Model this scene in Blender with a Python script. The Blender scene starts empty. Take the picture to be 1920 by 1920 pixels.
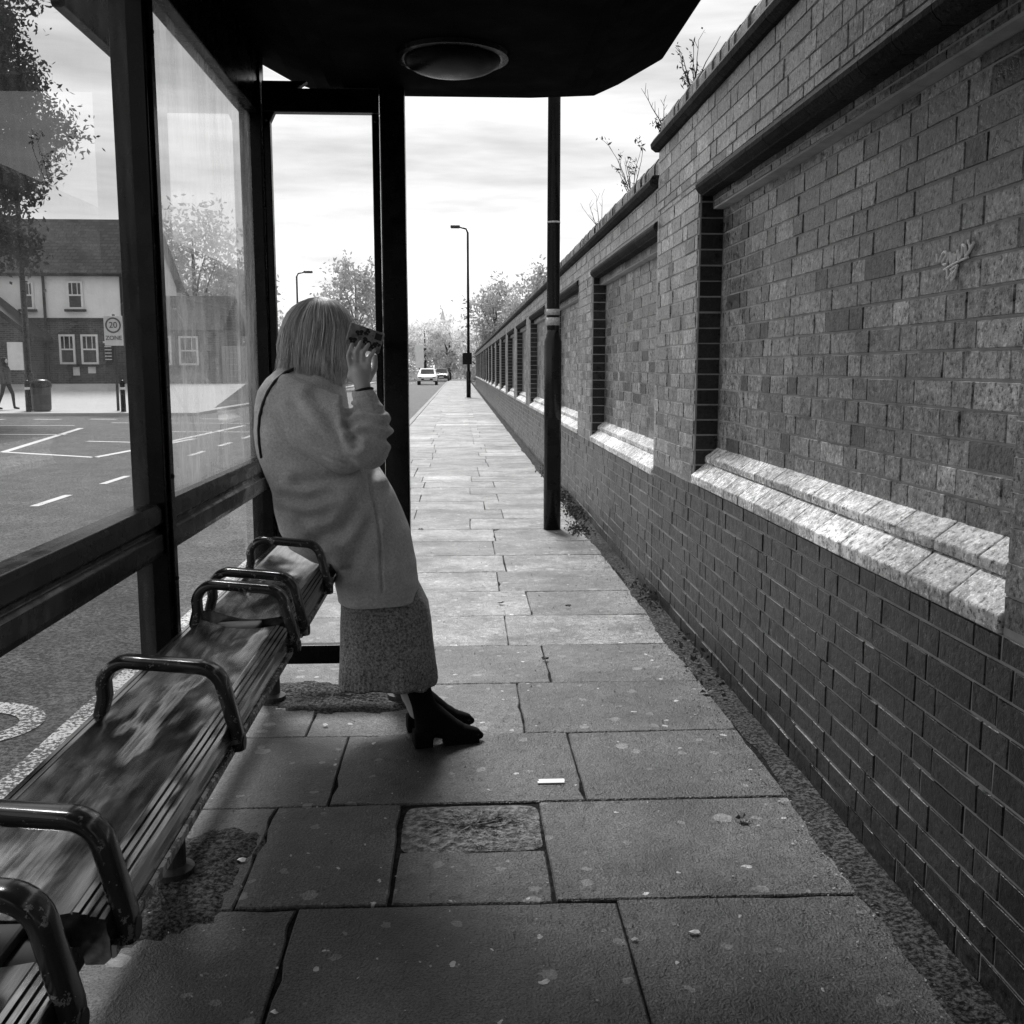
import bpy, math, random
import numpy as np
from mathutils import Vector, Matrix
random.seed(7); np.random.seed(7)
col = bpy.context.scene.collection
R = math.radians
CAM_H = 1.38; TH = R(8.0); PH = R(2.9)

def RAY(px, py):
    dx = (px-960)/1920; dy = (960-py)/1920
    fw = math.cos(TH)+dy*math.sin(TH); up = -math.sin(TH)+dy*math.cos(TH)
    return Vector((dx*math.cos(PH)+fw*math.sin(PH), -dx*math.sin(PH)+fw*math.cos(PH), up))
def P(px, py, Y=None, X=None, Z=None):
    """world point seen at a photo pixel on the plane Y=, X= or Z="""
    d = RAY(px, py)
    if Y is not None: t = Y/d.y
    elif X is not None: t = X/d.x
    else: t = (Z-CAM_H)/d.z
    return Vector((d.x*t, d.y*t, CAM_H+d.z*t))

# ---------------------------------------------------------------- materials
def new_mat(name):
    m = bpy.data.materials.new(name); m.use_nodes = True
    nt = m.node_tree; nt.nodes.clear()
    out = nt.nodes.new('ShaderNodeOutputMaterial')
    b = nt.nodes.new('ShaderNodeBsdfPrincipled')
    nt.links.new(b.outputs[0], out.inputs[0])
    return m, nt, b, out
def N(nt, t, **k):
    n = nt.nodes.new(t)
    for a, v in k.items(): setattr(n, a, v)
    return n
def math_node(nt, op, a, b=None, c=None):
    n = nt.nodes.new('ShaderNodeMath'); n.operation = op
    for i, v in enumerate((a, b, c)):
        if v is None: continue
        if isinstance(v, (int, float)): n.inputs[i].default_value = v
        else: nt.links.new(v, n.inputs[i])
    return n.outputs[0]
def noise(nt, vec, scale, detail=3, rough=.55, stretch=None):
    if stretch:
        mp = N(nt, 'ShaderNodeMapping'); mp.inputs['Scale'].default_value = stretch
        nt.links.new(vec, mp.inputs[0]); vec = mp.outputs[0]
    n = N(nt, 'ShaderNodeTexNoise'); n.inputs['Scale'].default_value = scale
    n.inputs['Detail'].default_value = detail; n.inputs['Roughness'].default_value = rough
    nt.links.new(vec, n.inputs['Vector']); return n.outputs[0]
def remap(nt, v, a, b, c, d):
    n = N(nt, 'ShaderNodeMapRange'); nt.links.new(v, n.inputs[0])
    for i, x in enumerate((a, b, c, d)): n.inputs[i+1].default_value = x
    return n.outputs[0]
def objco(nt):
    return N(nt, 'ShaderNodeTexCoord').outputs['Object']
def bump(nt, b, h, strength=.4, dist=.01):
    n = N(nt, 'ShaderNodeBump'); n.inputs['Strength'].default_value = strength
    n.inputs['Distance'].default_value = dist
    nt.links.new(h, n.inputs['Height']); nt.links.new(n.outputs[0], b.inputs['Normal'])
def grey(name, v, rough=.6, var=.25, scale=8, metal=0, bscale=None, bstr=.3, bdist=.004, spec=.5, stretch=None):
    m, nt, b, out = new_mat(name)
    co = objco(nt)
    n = noise(nt, co, scale, 3, .6, stretch)
    nt.links.new(remap(nt, n, .25, .75, v*(1-var), v*(1+var)), b.inputs['Base Color'])
    b.inputs['Metallic'].default_value = metal
    nt.links.new(remap(nt, n, .3, .7, max(.05, rough-.1), min(1, rough+.1)), b.inputs['Roughness'])
    b.inputs['Specular IOR Level'].default_value = spec
    if bscale: bump(nt, b, noise(nt, co, bscale, 2, .6), bstr, bdist)
    return m
M = {}
M['black'] = grey('black_paint', .0025, .26, .4, 14, spec=.20)
M['blackflat'] = grey('black_ceiling', .0016, .75, .4, 6, spec=.02)
M['foot'] = grey('post_foot_paint', .03, .45, .5, 30)
M['lens'] = grey('lamp_lens', .004, .30, .2, 5, spec=.05)
M['pole'] = grey('pole_paint', .005, .3, .5, 10, spec=.35)
M['sticker'] = grey('worn_sticker', .42, .6, .4, 60)
M['white'] = grey('white_plate', .80, .5, .1, 4)
M['render'] = grey('white_render', .90, .8, .08, 1.2, bscale=9, bstr=.5, bdist=.03)
M['darkwood'] = grey('dark_trim', .012, .6, .3, 6)
M['pane'] = grey('window_glass', .015, .08, .3, 1)
M['mortar'] = grey('mortar', .38, .9, .3, 12)
M['bark'] = grey('bark', .05, .9, .4, 6)
M['grass'] = grey('ground_cover', .08, .95, .4, .8)
M['farpave'] = grey('forecourt_paving', .46, .7, .2, .7)
M['skin'] = grey('skin', .52, .5, .08, 9, bscale=120, bstr=.08)
M['boot'] = grey('suede_boot', .005, .85, .3, 40, spec=.12)
M['phone'] = grey('phone_case', .24, .3, .8, 30)
M['ink'] = grey('dark_print', .010, .4, .2, 10)
M['strap'] = grey('leather_strap', .010, .5, .3, 30)
M['steel'] = grey('steel', .45, .3, .2, 30, metal=.9)
M['leaf_litter'] = grey('fallen_leaf', .12, .8, .5, 60)
M['paper'] = grey('paper', .85, .7, .05, 20)
M['carpaint'] = grey('car_paint', .8, .25, .05, 2)
M['cardark'] = grey('dark_car_paint', .05, .25, .1, 2)
M['tyre'] = grey('tyre', .02, .8, .2, 10)
M['trouser'] = grey('dark_clothes', .03, .85, .3, 20)
M['jacket'] = grey('patterned_jacket', .08, .85, .8, 25)
M['rimdark'] = grey('road_sign_ring', .10, .5, .05, 4)

def brick_mat(name, gain, rough=.4, spec=.5):
    m, nt, b, out = new_mat(name)
    co = objco(nt)
    at = N(nt, 'ShaderNodeAttribute', attribute_name='tone').outputs['Fac']
    n1 = noise(nt, co, 1.3, 3, .6); n2 = noise(nt, co, 24, 4, .72); n4 = noise(nt, co, 70, 3, .75)
    v = math_node(nt, 'MULTIPLY', at, remap(nt, n1, .3, .7, .55, 1.35))
    v = math_node(nt, 'MULTIPLY', v, remap(nt, n2, .32, .68, .38, 1.6))
    sp = remap(nt, n4, .57, .63, 0, 1)
    v = math_node(nt, 'ADD', v, math_node(nt, 'MULTIPLY', math_node(nt, 'MULTIPLY', sp, at), .9))
    ds = remap(nt, n4, .44, .38, 0, .85)
    v = math_node(nt, 'MULTIPLY', v, math_node(nt, 'SUBTRACT', 1, ds))
    v = math_node(nt, 'MULTIPLY', v, gain)
    nt.links.new(v, b.inputs['Base Color'])
    nt.links.new(remap(nt, n2, .3, .7, rough-.16, rough+.2), b.inputs['Roughness'])
    b.inputs['Specular IOR Level'].default_value = spec
    bump(nt, b, math_node(nt, 'ADD', n2, math_node(nt, 'MULTIPLY', n4, .5)), .7, .005)
    return m
M['brick'] = brick_mat('wall_brick', 1.0, .36)
M['sillbrick'] = brick_mat('sill_brick', 1.0, .42)
M['mouldbrick'] = brick_mat('sooty_moulding_brick', 1.0, .75, .12)

def slab_mat():
    m, nt, b, out = new_mat('paving_slab')
    co = objco(nt)
    at = N(nt, 'ShaderNodeAttribute', attribute_name='tone').outputs['Fac']
    n1 = noise(nt, co, 2.4, 5, .7); n2 = noise(nt, co, 26, 4, .75); n3 = noise(nt, co, 150, 2, .7)
    v = math_node(nt, 'MULTIPLY', at, remap(nt, n1, .34, .66, .42, 1.6))
    v = math_node(nt, 'MULTIPLY', v, remap(nt, n2, .32, .68, .45, 1.5))
    v = math_node(nt, 'MULTIPLY', v, remap(nt, n3, .32, .68, .15, 1.85))
    wob = N(nt, 'ShaderNodeTexNoise'); wob.inputs['Scale'].default_value = 40; wob.inputs['Detail'].default_value = 1
    nt.links.new(co, wob.inputs['Vector'])
    mx = N(nt, 'ShaderNodeMix', data_type='VECTOR'); mx.inputs[0].default_value = .03
    nt.links.new(co, mx.inputs[4]); nt.links.new(wob.outputs[1], mx.inputs[5])
    for sc, th, add, gt in ((3.1, .095, .16, .25), (7.5, .15, .14, .5), (10, .11, .55, .78)):
        vo = N(nt, 'ShaderNodeTexVoronoi', voronoi_dimensions='2D'); vo.inputs['Scale'].default_value = sc
        nt.links.new(mx.outputs[1], vo.inputs['Vector'])
        sep = N(nt, 'ShaderNodeSeparateColor'); nt.links.new(vo.outputs['Color'], sep.inputs[0])
        gate = math_node(nt, 'GREATER_THAN', sep.outputs[0], gt)
        rad = math_node(nt, 'MULTIPLY', sep.outputs[1], th)
        s = math_node(nt, 'LESS_THAN', vo.outputs['Distance'], rad)
        s = math_node(nt, 'MULTIPLY', math_node(nt, 'MULTIPLY', s, gate), remap(nt, n2, .3, .7, .4, 1.2))
        v = math_node(nt, 'ADD', v, math_node(nt, 'MULTIPLY', s, add))
    nt.links.new(v, b.inputs['Base Color'])
    nt.links.new(remap(nt, n2, .3, .7, .30, .6), b.inputs['Roughness'])
    b.inputs['Specular IOR Level'].default_value = .55
    bump(nt, b, math_node(nt, 'ADD', n2, math_node(nt, 'MULTIPLY', n3, .7)), 1.0, .009)
    return m
M['slab'] = slab_mat()
def grit_mat(name, v0, v1, sc, rough=.8, b_s=.8, b_d=.01, spec=.4):
    m, nt, b, out = new_mat(name)
    co = objco(nt)
    n1 = noise(nt, co, sc, 3, .75); n2 = noise(nt, co, 2.2, 3, .6)
    v = remap(nt, n1, .42, .64, v0, v1)
    v = math_node(nt, 'MULTIPLY', v, remap(nt, n2, .3, .7, .6, 1.4))
    nt.links.new(v, b.inputs['Base Color']); b.inputs['Roughness'].default_value = rough
    b.inputs['Specular IOR Level'].default_value = spec
    bump(nt, b, n1, b_s, b_d)
    return m
M['asphalt'] = grit_mat('asphalt', .002, .18, 55, .65, 1, .018, .3)
M['dirt'] = grit_mat('grit_and_moss', .006, .11, 75, .95, .8, .012, .2)
M['patch'] = grit_mat('rough_mortar_patch', .03, .24, 40, .6, 1, .02)
M['joint'] = grit_mat('joint_dirt', .006, .03, 60, .95, spec=.1)
def paint_mat(name, cover):
    m, nt, b, out = new_mat(name)
    co = objco(nt)
    n1 = noise(nt, co, 60, 3, .75); n2 = noise(nt, co, 3, 3, .6)
    w = remap(nt, math_node(nt, 'ADD', n1, math_node(nt, 'MULTIPLY', n2, .4)), cover, cover+.08, 1, 0)
    nt.links.new(remap(nt, w, 0, 1, .03, .72), b.inputs['Base Color']); b.inputs['Roughness'].default_value = .65
    bump(nt, b, n1, .8, .012)
    return m
M['paint'] = paint_mat('road_paint', .80)
M['oldpaint'] = paint_mat('worn_road_paint', .66)

def tile_mat():
    m, nt, b, out = new_mat('roof_tile')
    co = objco(nt)
    br = N(nt, 'ShaderNodeTexBrick'); br.inputs['Scale'].default_value = 1
    br.inputs['Color1'].default_value = (.016,.016,.016,1); br.inputs['Color2'].default_value = (.045,.045,.045,1)
    br.inputs['Mortar'].default_value = (.008,.008,.008,1)
    br.inputs['Brick Width'].default_value = .3; br.inputs['Row Height'].default_value = .2; br.inputs['Mortar Size'].default_value = .02
    sep = N(nt, 'ShaderNodeSeparateXYZ'); nt.links.new(co, sep.inputs[0])
    cb = N(nt, 'ShaderNodeCombineXYZ'); nt.links.new(sep.outputs[0], cb.inputs[0]); nt.links.new(math_node(nt, 'MULTIPLY', sep.outputs[2], 1.3), cb.inputs[1])
    nt.links.new(cb.outputs[0], br.inputs['Vector'])
    nt.links.new(br.outputs['Color'], b.inputs['Base Color']); b.inputs['Roughness'].default_value = .85
    b.inputs['Specular IOR Level'].default_value = .15
    return m
M['tile'] = tile_mat()
def pub_brick():
    m, nt, b, out = new_mat('pub_brick')
    co = objco(nt)
    sep = N(nt, 'ShaderNodeSeparateXYZ'); nt.links.new(co, sep.inputs[0])
    cb = N(nt, 'ShaderNodeCombineXYZ'); nt.links.new(math_node(nt, 'ADD', sep.outputs[0], sep.outputs[1]), cb.inputs[0]); nt.links.new(sep.outputs[2], cb.inputs[1])
    br = N(nt, 'ShaderNodeTexBrick'); br.inputs['Scale'].default_value = 1
    br.inputs['Color1'].default_value = (.025,.025,.025,1); br.inputs['Color2'].default_value = (.08,.08,.08,1)
    br.inputs['Mortar'].default_value = (.15,.15,.15,1)
    br.inputs['Brick Width'].default_value = .23; br.inputs['Row Height'].default_value = .075; br.inputs['Mortar Size'].default_value = .008
    nt.links.new(cb.outputs[0], br.inputs['Vector'])
    nt.links.new(br.outputs['Color'], b.inputs['Base Color']); b.inputs['Roughness'].default_value = .8
    return m
M['pubbrick'] = pub_brick()

def glass_mat(name, tint, haze, refl=.3):
    m = bpy.data.materials.new(name); m.use_nodes = True; nt = m.node_tree; nt.nodes.clear()
    out = N(nt, 'ShaderNodeOutputMaterial')
    co = objco(nt)
    tr = N(nt, 'ShaderNodeBsdfTransparent'); tr.inputs[0].default_value = (tint, tint, tint, 1)
    gl = N(nt, 'ShaderNodeBsdfGlossy'); gl.inputs['Roughness'].default_value = .01
    lw = N(nt, 'ShaderNodeLayerWeight'); lw.inputs[0].default_value = .5
    df = N(nt, 'ShaderNodeBsdfTranslucent'); df.inputs[0].default_value = (.8,.8,.8,1)
    mx = N(nt, 'ShaderNodeMixShader'); mx2 = N(nt, 'ShaderNodeMixShader')
    n = noise(nt, co, 2.2, 4, .65, (1, 1.2, .5)); n2 = noise(nt, co, 20, 4, .8, (1, 1, .25))
    hz = math_node(nt, 'MULTIPLY', remap(nt, n, .35, .7, haze*.15, haze*1.9), remap(nt, n2, .3, .7, .55, 1.5))
    nt.links.new(hz, mx.inputs[0]); nt.links.new(tr.outputs[0], mx.inputs[1]); nt.links.new(df.outputs[0], mx.inputs[2])
    f = math_node(nt, 'ADD', math_node(nt, 'MULTIPLY', math_node(nt, 'POWER', lw.outputs['Facing'], 4), refl), .03)
    nt.links.new(f, mx2.inputs[0]); nt.links.new(mx.outputs[0], mx2.inputs[1]); nt.links.new(gl.outputs[0], mx2.inputs[2])
    nt.links.new(mx2.outputs[0], out.inputs[0])
    return m
M['glass'] = glass_mat('shelter_glass', .88, .04, .5)
M['glasshazy'] = glass_mat('hazy_shelter_glass', .84, .28, .7)
M['glassclear'] = glass_mat('clear_shelter_glass', .93, .03, .3)
M['glassdimmed'] = glass_mat('dimmed_lower_glass', .58, .03, .3)  # tint darkened to hold light off the near slabs

def seat_mat():
    m, nt, b, out = new_mat('polished_seat')
    co = objco(nt)
    n1 = noise(nt, co, 9, 4, .7, (1, .35, 1)); n2 = noise(nt, co, 70, 3, .7, (1, .08, 1)); n3 = noise(nt, co, 7, 2, .5, (1, .28, 1))
    v = math_node(nt, 'MULTIPLY', remap(nt, n1, .3, .7, .22, .46), remap(nt, n2, .3, .7, .6, 1.35))
    nt.links.new(v, b.inputs['Base Color'])
    b.inputs['Metallic'].default_value = .95
    nt.links.new(remap(nt, n1, .35, .65, .12, .24), b.inputs['Roughness'])
    bump(nt, b, n3, .6, .035)
    return m
M['seat'] = seat_mat()
def worn_mat(name, dark, light, th, sc=60, metal=.35):
    m, nt, b, out = new_mat(name)
    co = objco(nt)
    g = N(nt, 'ShaderNodeNewGeometry').outputs['Pointiness']
    n = noise(nt, co, sc, 4, .8)
    w = remap(nt, math_node(nt, 'ADD', remap(nt, g, .51, .58, 0, .18), n), th, th+.03, 0, 1)
    mx = N(nt, 'ShaderNodeMix', data_type='RGBA'); nt.links.new(w, mx.inputs[0])
    mx.inputs[6].default_value = (dark,)*3+(1,); mx.inputs[7].default_value = (light,)*3+(1,)
    nt.links.new(mx.outputs[2], b.inputs['Base Color']); b.inputs['Roughness'].default_value = .17
    b.inputs['Metallic'].default_value = metal
    b.inputs['Specular IOR Level'].default_value = .9
    return m
M['arm'] = worn_mat('worn_armrest_paint', .05, .36, .70, 45)
M['fascia'] = worn_mat('worn_seat_edge', .05, .5, .50, 40)

def wool(name, v, var, scale, bs, bd, stretch=None):
    m, nt, b, out = new_mat(name)
    co = objco(nt)
    n0 = noise(nt, co, 9, 3, .6)
    n1 = noise(nt, co, scale, 3, .8, stretch); n2 = noise(nt, co, scale*2.7, 2, .7)
    c = math_node(nt, 'MULTIPLY', remap(nt, n1, .32, .68, v*(1-var), v*(1+var)), remap(nt, n0, .3, .7, .88, 1.1))
    nt.links.new(c, b.inputs['Base Color'])
    b.inputs['Roughness'].default_value = 1; b.inputs['Specular IOR Level'].default_value = .05
    b.inputs['Sheen Weight'].default_value = .2; b.inputs['Sheen Roughness'].default_value = .6
    bump(nt, b, math_node(nt, 'ADD', n1, n2), bs, bd)
    return m
M['coat'] = wool('coat_wool', .72, .22, 120, 1, .005)
M['skirt'] = wool('marled_knit', .34, .9, 110, 1, .006)
def hair_mat():
    m, nt, b, out = new_mat('blonde_hair')
    at = N(nt, 'ShaderNodeAttribute', attribute_name='tone').outputs['Fac']
    nt.links.new(at, b.inputs['Base Color']); b.inputs['Roughness'].default_value = .38
    b.inputs['Specular IOR Level'].default_value = .7
    return m
M['hair'] = hair_mat()
def leaf_mat(name, v):
    m, nt, b, out = new_mat(name)
    co = objco(nt)
    n = noise(nt, co, .9, 3, .6)
    c = remap(nt, n, .3, .7, v*.55, v*1.45)
    nt.links.new(c, b.inputs['Base Color']); b.inputs['Roughness'].default_value = .6
    tl = N(nt, 'ShaderNodeBsdfTranslucent'); nt.links.new(c, tl.inputs[0])
    mx = N(nt, 'ShaderNodeMixShader'); mx.inputs[0].default_value = .4
    nt.links.new(b.outputs[0], mx.inputs[1]); nt.links.new(tl.outputs[0], mx.inputs[2]); nt.links.new(mx.outputs[0], out.inputs[0])
    return m
M['leafdark'] = leaf_mat('dark_foliage', .03)
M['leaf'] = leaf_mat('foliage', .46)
M['leaflight'] = leaf_mat('pale_foliage', .80)  # distance haze put into the leaf colour of the far row

# ---------------------------------------------------------------- helpers
def link(name, me, m, parent=None, local=False, smooth=False):
    o = bpy.data.objects.new(name, me); col.objects.link(o)
    if m: me.materials.append(m)
    me.polygons.foreach_set('use_smooth', [bool(smooth)]*len(me.polygons))
    if parent is not None:
        o.parent = parent
        if not local: o.matrix_parent_inverse = Matrix.Translation(-parent.location)
    return o
def tag(o, label=None, cat=None, group=None, kind=None):
    if label: o['label'] = label
    if cat: o['category'] = cat
    if group: o['group'] = group
    if kind: o['kind'] = kind
    return o
def empty(name, loc, label, cat, group=None):
    o = bpy.data.objects.new(name, None); col.objects.link(o); o.location = loc; o.empty_display_size = .1
    return tag(o, label, cat, group)
def frame(d):
    d = Vector(d).normalized()
    a = Vector((0,0,1)) if abs(d.z) < .9 else Vector((1,0,0))
    u = d.cross(a).normalized(); return u, d.cross(u).normalized()
class MB:
    def __init__(s): s.v = []; s.f = []; s.t = []
    def add(s, vs, fs, tone=None):
        n = len(s.v); s.v += [tuple(v) for v in vs]; s.f += [tuple(i+n for i in f) for f in fs]
        if tone is not None: s.t += [tone]*len(vs)
        return s
    def box(s, x0, x1, y0, y1, z0, z1, tone=None):
        vs = [(x,y,z) for z in (z0,z1) for y in (y0,y1) for x in (x0,x1)]
        return s.add(vs, [(0,2,3,1),(4,5,7,6),(0,1,5,4),(2,6,7,3),(0,4,6,2),(1,3,7,5)], tone)
    def prism(s, prof, y0, y1, tone=None):      # profile of (x, z) run along y
        n = len(prof)
        vs = [(x,y0,z) for x,z in prof]+[(x,y1,z) for x,z in prof]
        return s.add(vs, [tuple(range(n))[::-1], tuple(range(n,2*n))]+[(i,(i+1)%n,n+(i+1)%n,n+i) for i in range(n)], tone)
    def prism_z(s, prof, z0, z1, tone=None):
        n = len(prof)
        vs = [(x,y,z0) for x,y in prof]+[(x,y,z1) for x,y in prof]
        return s.add(vs, [tuple(range(n))[::-1], tuple(range(n,2*n))]+[(i,(i+1)%n,n+(i+1)%n,n+i) for i in range(n)], tone)
    def tube(s, pts, rs, n=12, tone=None, up=None):
        pts = [Vector(p) for p in pts]
        if isinstance(rs, (int,float)): rs = [rs]*len(pts)
        vs = []; pu = None
        for i, p in enumerate(pts):
            d = (pts[min(i+1,len(pts)-1)]-pts[max(i-1,0)]).normalized()
            if pu is None: u, w = frame(d)
            else:
                u = (pu-d*pu.dot(d)).normalized(); w = d.cross(u)
            pu = u
            for k in range(n):
                a = 2*math.pi*k/n; vs.append(p+(u*math.cos(a)+w*math.sin(a))*rs[i])
        fs = [(i*n+k, i*n+(k+1)%n, (i+1)*n+(k+1)%n, (i+1)*n+k) for i in range(len(pts)-1) for k in range(n)]
        fs += [tuple(range(n))[::-1], tuple((len(pts)-1)*n+k for k in range(n))]
        return s.add(vs, fs, tone)
    def cap(s, a, ra, b, rb, n=16):              # tapered capsule
        a = Vector(a); b = Vector(b); d = (b-a)
        d = d.normalized() if d.length > 1e-6 else Vector((0,0,1))
        pts = []; rs = []
        for k in range(0, 6):
            t = -90+k*18+2; pts.append(a+d*ra*math.sin(R(t))); rs.append(max(.0004, ra*math.cos(R(t))))
        for k in range(0, 6):
            t = k*18-2 if k else 0; pts.append(b+d*rb*math.sin(R(t))); rs.append(max(.0004, rb*math.cos(R(t))))
        u, w = frame(d); vs = []
        for p, r in zip(pts, rs):
            for k in range(n):
                an = 2*math.pi*k/n; vs.append(p+(u*math.cos(an)+w*math.sin(an))*r)
        fs = [(i*n+k, i*n+(k+1)%n, (i+1)*n+(k+1)%n, (i+1)*n+k) for i in range(len(pts)-1) for k in range(n)]
        fs += [tuple(range(n))[::-1], tuple((len(pts)-1)*n+k for k in range(n))]
        return s.add(vs, fs)
    def ell(s, c, r, mat3=None, n=20, m=12):
        vs = []; c = Vector(c)
        for i in range(m+1):
            th = math.pi*i/m; rr = max(.001, math.sin(th))
            for k in range(n):
                a = 2*math.pi*k/n; v = Vector((r[0]*rr*math.cos(a), r[1]*rr*math.sin(a), r[2]*math.cos(th)))
                if mat3: v = mat3@v
                vs.append(c+v)
        fs = [(i*n+k, (i+1)*n+k, (i+1)*n+(k+1)%n, i*n+(k+1)%n) for i in range(m) for k in range(n)]
        fs += [tuple(range(n)), tuple(m*n+k for k in range(n))[::-1]]
        return s.add(vs, fs)
    def loft(s, rings, n=40, p=2.3):             # rings: (z, x0, x1, halfY, yc)
        vs = []
        for z,x0,x1,hy,yc in rings:
            cx=(x0+x1)/2; hx=(x1-x0)/2
            for k in range(n):
                a = 2*math.pi*k/n; c=math.cos(a); si=math.sin(a)
                vs.append((cx+hx*math.copysign(abs(c)**(2/p),c), yc+hy*math.copysign(abs(si)**(2/p),si), z))
        L=len(rings)
        fs=[(i*n+k,i*n+(k+1)%n,(i+1)*n+(k+1)%n,(i+1)*n+k) for i in range(L-1) for k in range(n)]
        fs+=[tuple(range(n))[::-1],tuple((L-1)*n+k for k in range(n))]
        return s.add(vs,fs)
    def mesh(s, name='m'):
        me = bpy.data.meshes.new(name); me.from_pydata(s.v, [], s.f); me.update()
        if s.t and len(s.t) == len(s.v):
            a = me.attributes.new('tone', 'FLOAT', 'POINT'); a.data.foreach_set('value', s.t)
        return me
    def build(s, name, m, parent=None, local=False, smooth=False, bevel=0, seg=2, kind=None):
        o = link(name, s.mesh(name), m, parent, local, smooth)
        if bevel:
            b = o.modifiers.new('bevel', 'BEVEL'); b.width = bevel; b.segments = seg; b.limit_method = 'ANGLE'
        if kind: o['kind'] = kind
        return o
def arrays(name, V, F, tone=None):
    me = bpy.data.meshes.new(name); k = F.shape[1]
    me.vertices.add(len(V)); me.vertices.foreach_set('co', V.astype(np.float32).ravel())
    me.loops.add(F.size); me.loops.foreach_set('vertex_index', F.astype(np.int32).ravel())
    me.polygons.add(len(F)); me.polygons.foreach_set('loop_start', (np.arange(len(F))*k).astype(np.int32))
    me.update(calc_edges=True); me.validate()
    if tone is not None:
        a = me.attributes.new('tone', 'FLOAT', 'POINT'); a.data.foreach_set('value', tone.astype(np.float32))
    return me
def remeshed(mb, name, m, voxel, it, parent, post=None, local=False):
    tmp = bpy.data.objects.new('tmp', mb.mesh()); col.objects.link(tmp)
    r = tmp.modifiers.new('r', 'REMESH'); r.mode = 'VOXEL'; r.voxel_size = voxel
    s = tmp.modifiers.new('s', 'SMOOTH'); s.factor = .5; s.iterations = it
    dg = bpy.context.evaluated_depsgraph_get()
    me = bpy.data.meshes.new_from_object(tmp.evaluated_get(dg))
    bpy.data.objects.remove(tmp)
    me.materials.clear()
    if post:
        n = len(me.vertices); co = np.empty(n*3); me.vertices.foreach_get('co', co); co = co.reshape(-1,3)
        no = np.empty(n*3, dtype=np.float32); me.vertex_normals.foreach_get('vector', no); no = no.reshape(-1,3)
        co = post(co, no); me.vertices.foreach_set('co', co.ravel()); me.update()
    return link(name, me, m, parent, local, True)
def text_mesh(body, size, m, name, parent, loc, rot, local=False, extrude=.002, align='CENTER', scale=(1,1)):
    cu = bpy.data.curves.new('t', 'FONT'); cu.body = body; cu.size = size; cu.extrude = extrude; cu.align_x = align; cu.align_y = 'CENTER'
    tmp = bpy.data.objects.new('tmp', cu); col.objects.link(tmp)
    me = bpy.data.meshes.new_from_object(tmp.evaluated_get(bpy.context.evaluated_depsgraph_get()))
    bpy.data.objects.remove(tmp)
    me.materials.clear()
    me.transform(Matrix.Translation(loc)@rot.to_4x4()@Matrix.Diagonal((scale[0],scale[1],1,1)))
    return link(name, me, m, parent, local)

# ---------------------------------------------------------------- setting: ground, road, pavement
ZR = -.10
g = MB(); g.add([(-400,-100,-.16),(400,-100,-.16),(400,600,-.16),(-400,600,-.16)], [(0,1,2,3)])
g.build('ground', M['grass'], kind='structure')
rd = MB()
rd.add([(-70,-25,ZR),(-1.36,-25,ZR),(-1.36,32.5,ZR),(-70,32.5,ZR)], [(0,1,2,3)])
rd.add([(-8.2,32.5,ZR),(-1.36,32.5,ZR),(-1.36,150,ZR),(-8.2,150,ZR)], [(0,1,2,3)])
rd.build('road', M['asphalt'], kind='structure')
def slab(mb, x0, x1, y0, y1, tone, ztop=0., depth=.03, ins=.004):
    j = [random.uniform(-.003,.002) for _ in range(4)]
    w = lambda: random.uniform(-.0025,.0025)
    def edge(ax,ay,bx,by):
        L=math.hypot(bx-ax,by-ay); k=max(2,int(L/.07)); nx,ny=-(by-ay)/L,(bx-ax)/L; o=[]
        for i in range(k):
            t=i/k; c=random.uniform(-.0012,.0012)+(random.uniform(.003,.012) if random.random()<.09 else 0) if i else random.uniform(.0,.006)
            o.append((ax+(bx-ax)*t+nx*c, ay+(by-ay)*t+ny*c))
        return o
    c4=[(x0+w(),y0+w()),(x1+w(),y0+w()),(x1+w(),y1+w()),(x0+w(),y1+w())]
    pts=[]
    if y0 < 9:
        for i in range(4): pts+=edge(*c4[i],*c4[(i+1)%4])
    else: pts=c4
    n=len(pts); cx=(x0+x1)/2; cy=(y0+y1)/2; sx=1-ins*2/(x1-x0); sy=1-ins*2/(y1-y0)
    def zt(a,b):
        u=(a-x0)/(x1-x0); v=(b-y0)/(y1-y0); return ztop+(j[0]*(1-u)+j[1]*u)*(1-v)+(j[3]*(1-u)+j[2]*u)*v
    vs=[(a,b,ztop-depth) for a,b in pts]+[(a,b,zt(a,b)-.004) for a,b in pts]+[(cx+(a-cx)*sx,cy+(b-cy)*sy,zt(a,b)) for a,b in pts]
    fs=[(i,(i+1)%n,n+(i+1)%n,n+i) for i in range(n)]+[(n+i,n+(i+1)%n,2*n+(i+1)%n,2*n+i) for i in range(n)]+[tuple(range(2*n,3*n))]
    mb.add(vs, fs, tone)
pv = MB(); n = -12
while True:
    y0 = 2.5+.625*n; y1 = y0+.625
    if y0 > 150: break
    xs = [-1.215,-.43,.40,1.06] if n % 2 else [-1.215,-.59,.24,1.06]
    if y0 > 5 and random.random() < .6: xs = [-1.215]+[x+random.uniform(-.18,.18) for x in xs[1:-1]]+[1.06]
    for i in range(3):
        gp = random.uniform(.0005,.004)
        base = .056 if y0 < 3.2 else (.09 if y0 < 4.5 else .20)  # shelter shade put into the slab colour: rows nearest the camera darker
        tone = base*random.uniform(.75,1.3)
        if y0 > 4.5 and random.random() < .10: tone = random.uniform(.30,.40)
        if n == 0 and i == 1:
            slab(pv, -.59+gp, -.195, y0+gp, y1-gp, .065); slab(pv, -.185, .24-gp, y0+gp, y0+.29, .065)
            continue
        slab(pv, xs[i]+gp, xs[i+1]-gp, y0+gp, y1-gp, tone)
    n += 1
po = pv.build('pavement', M['slab'], kind='structure')
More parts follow.
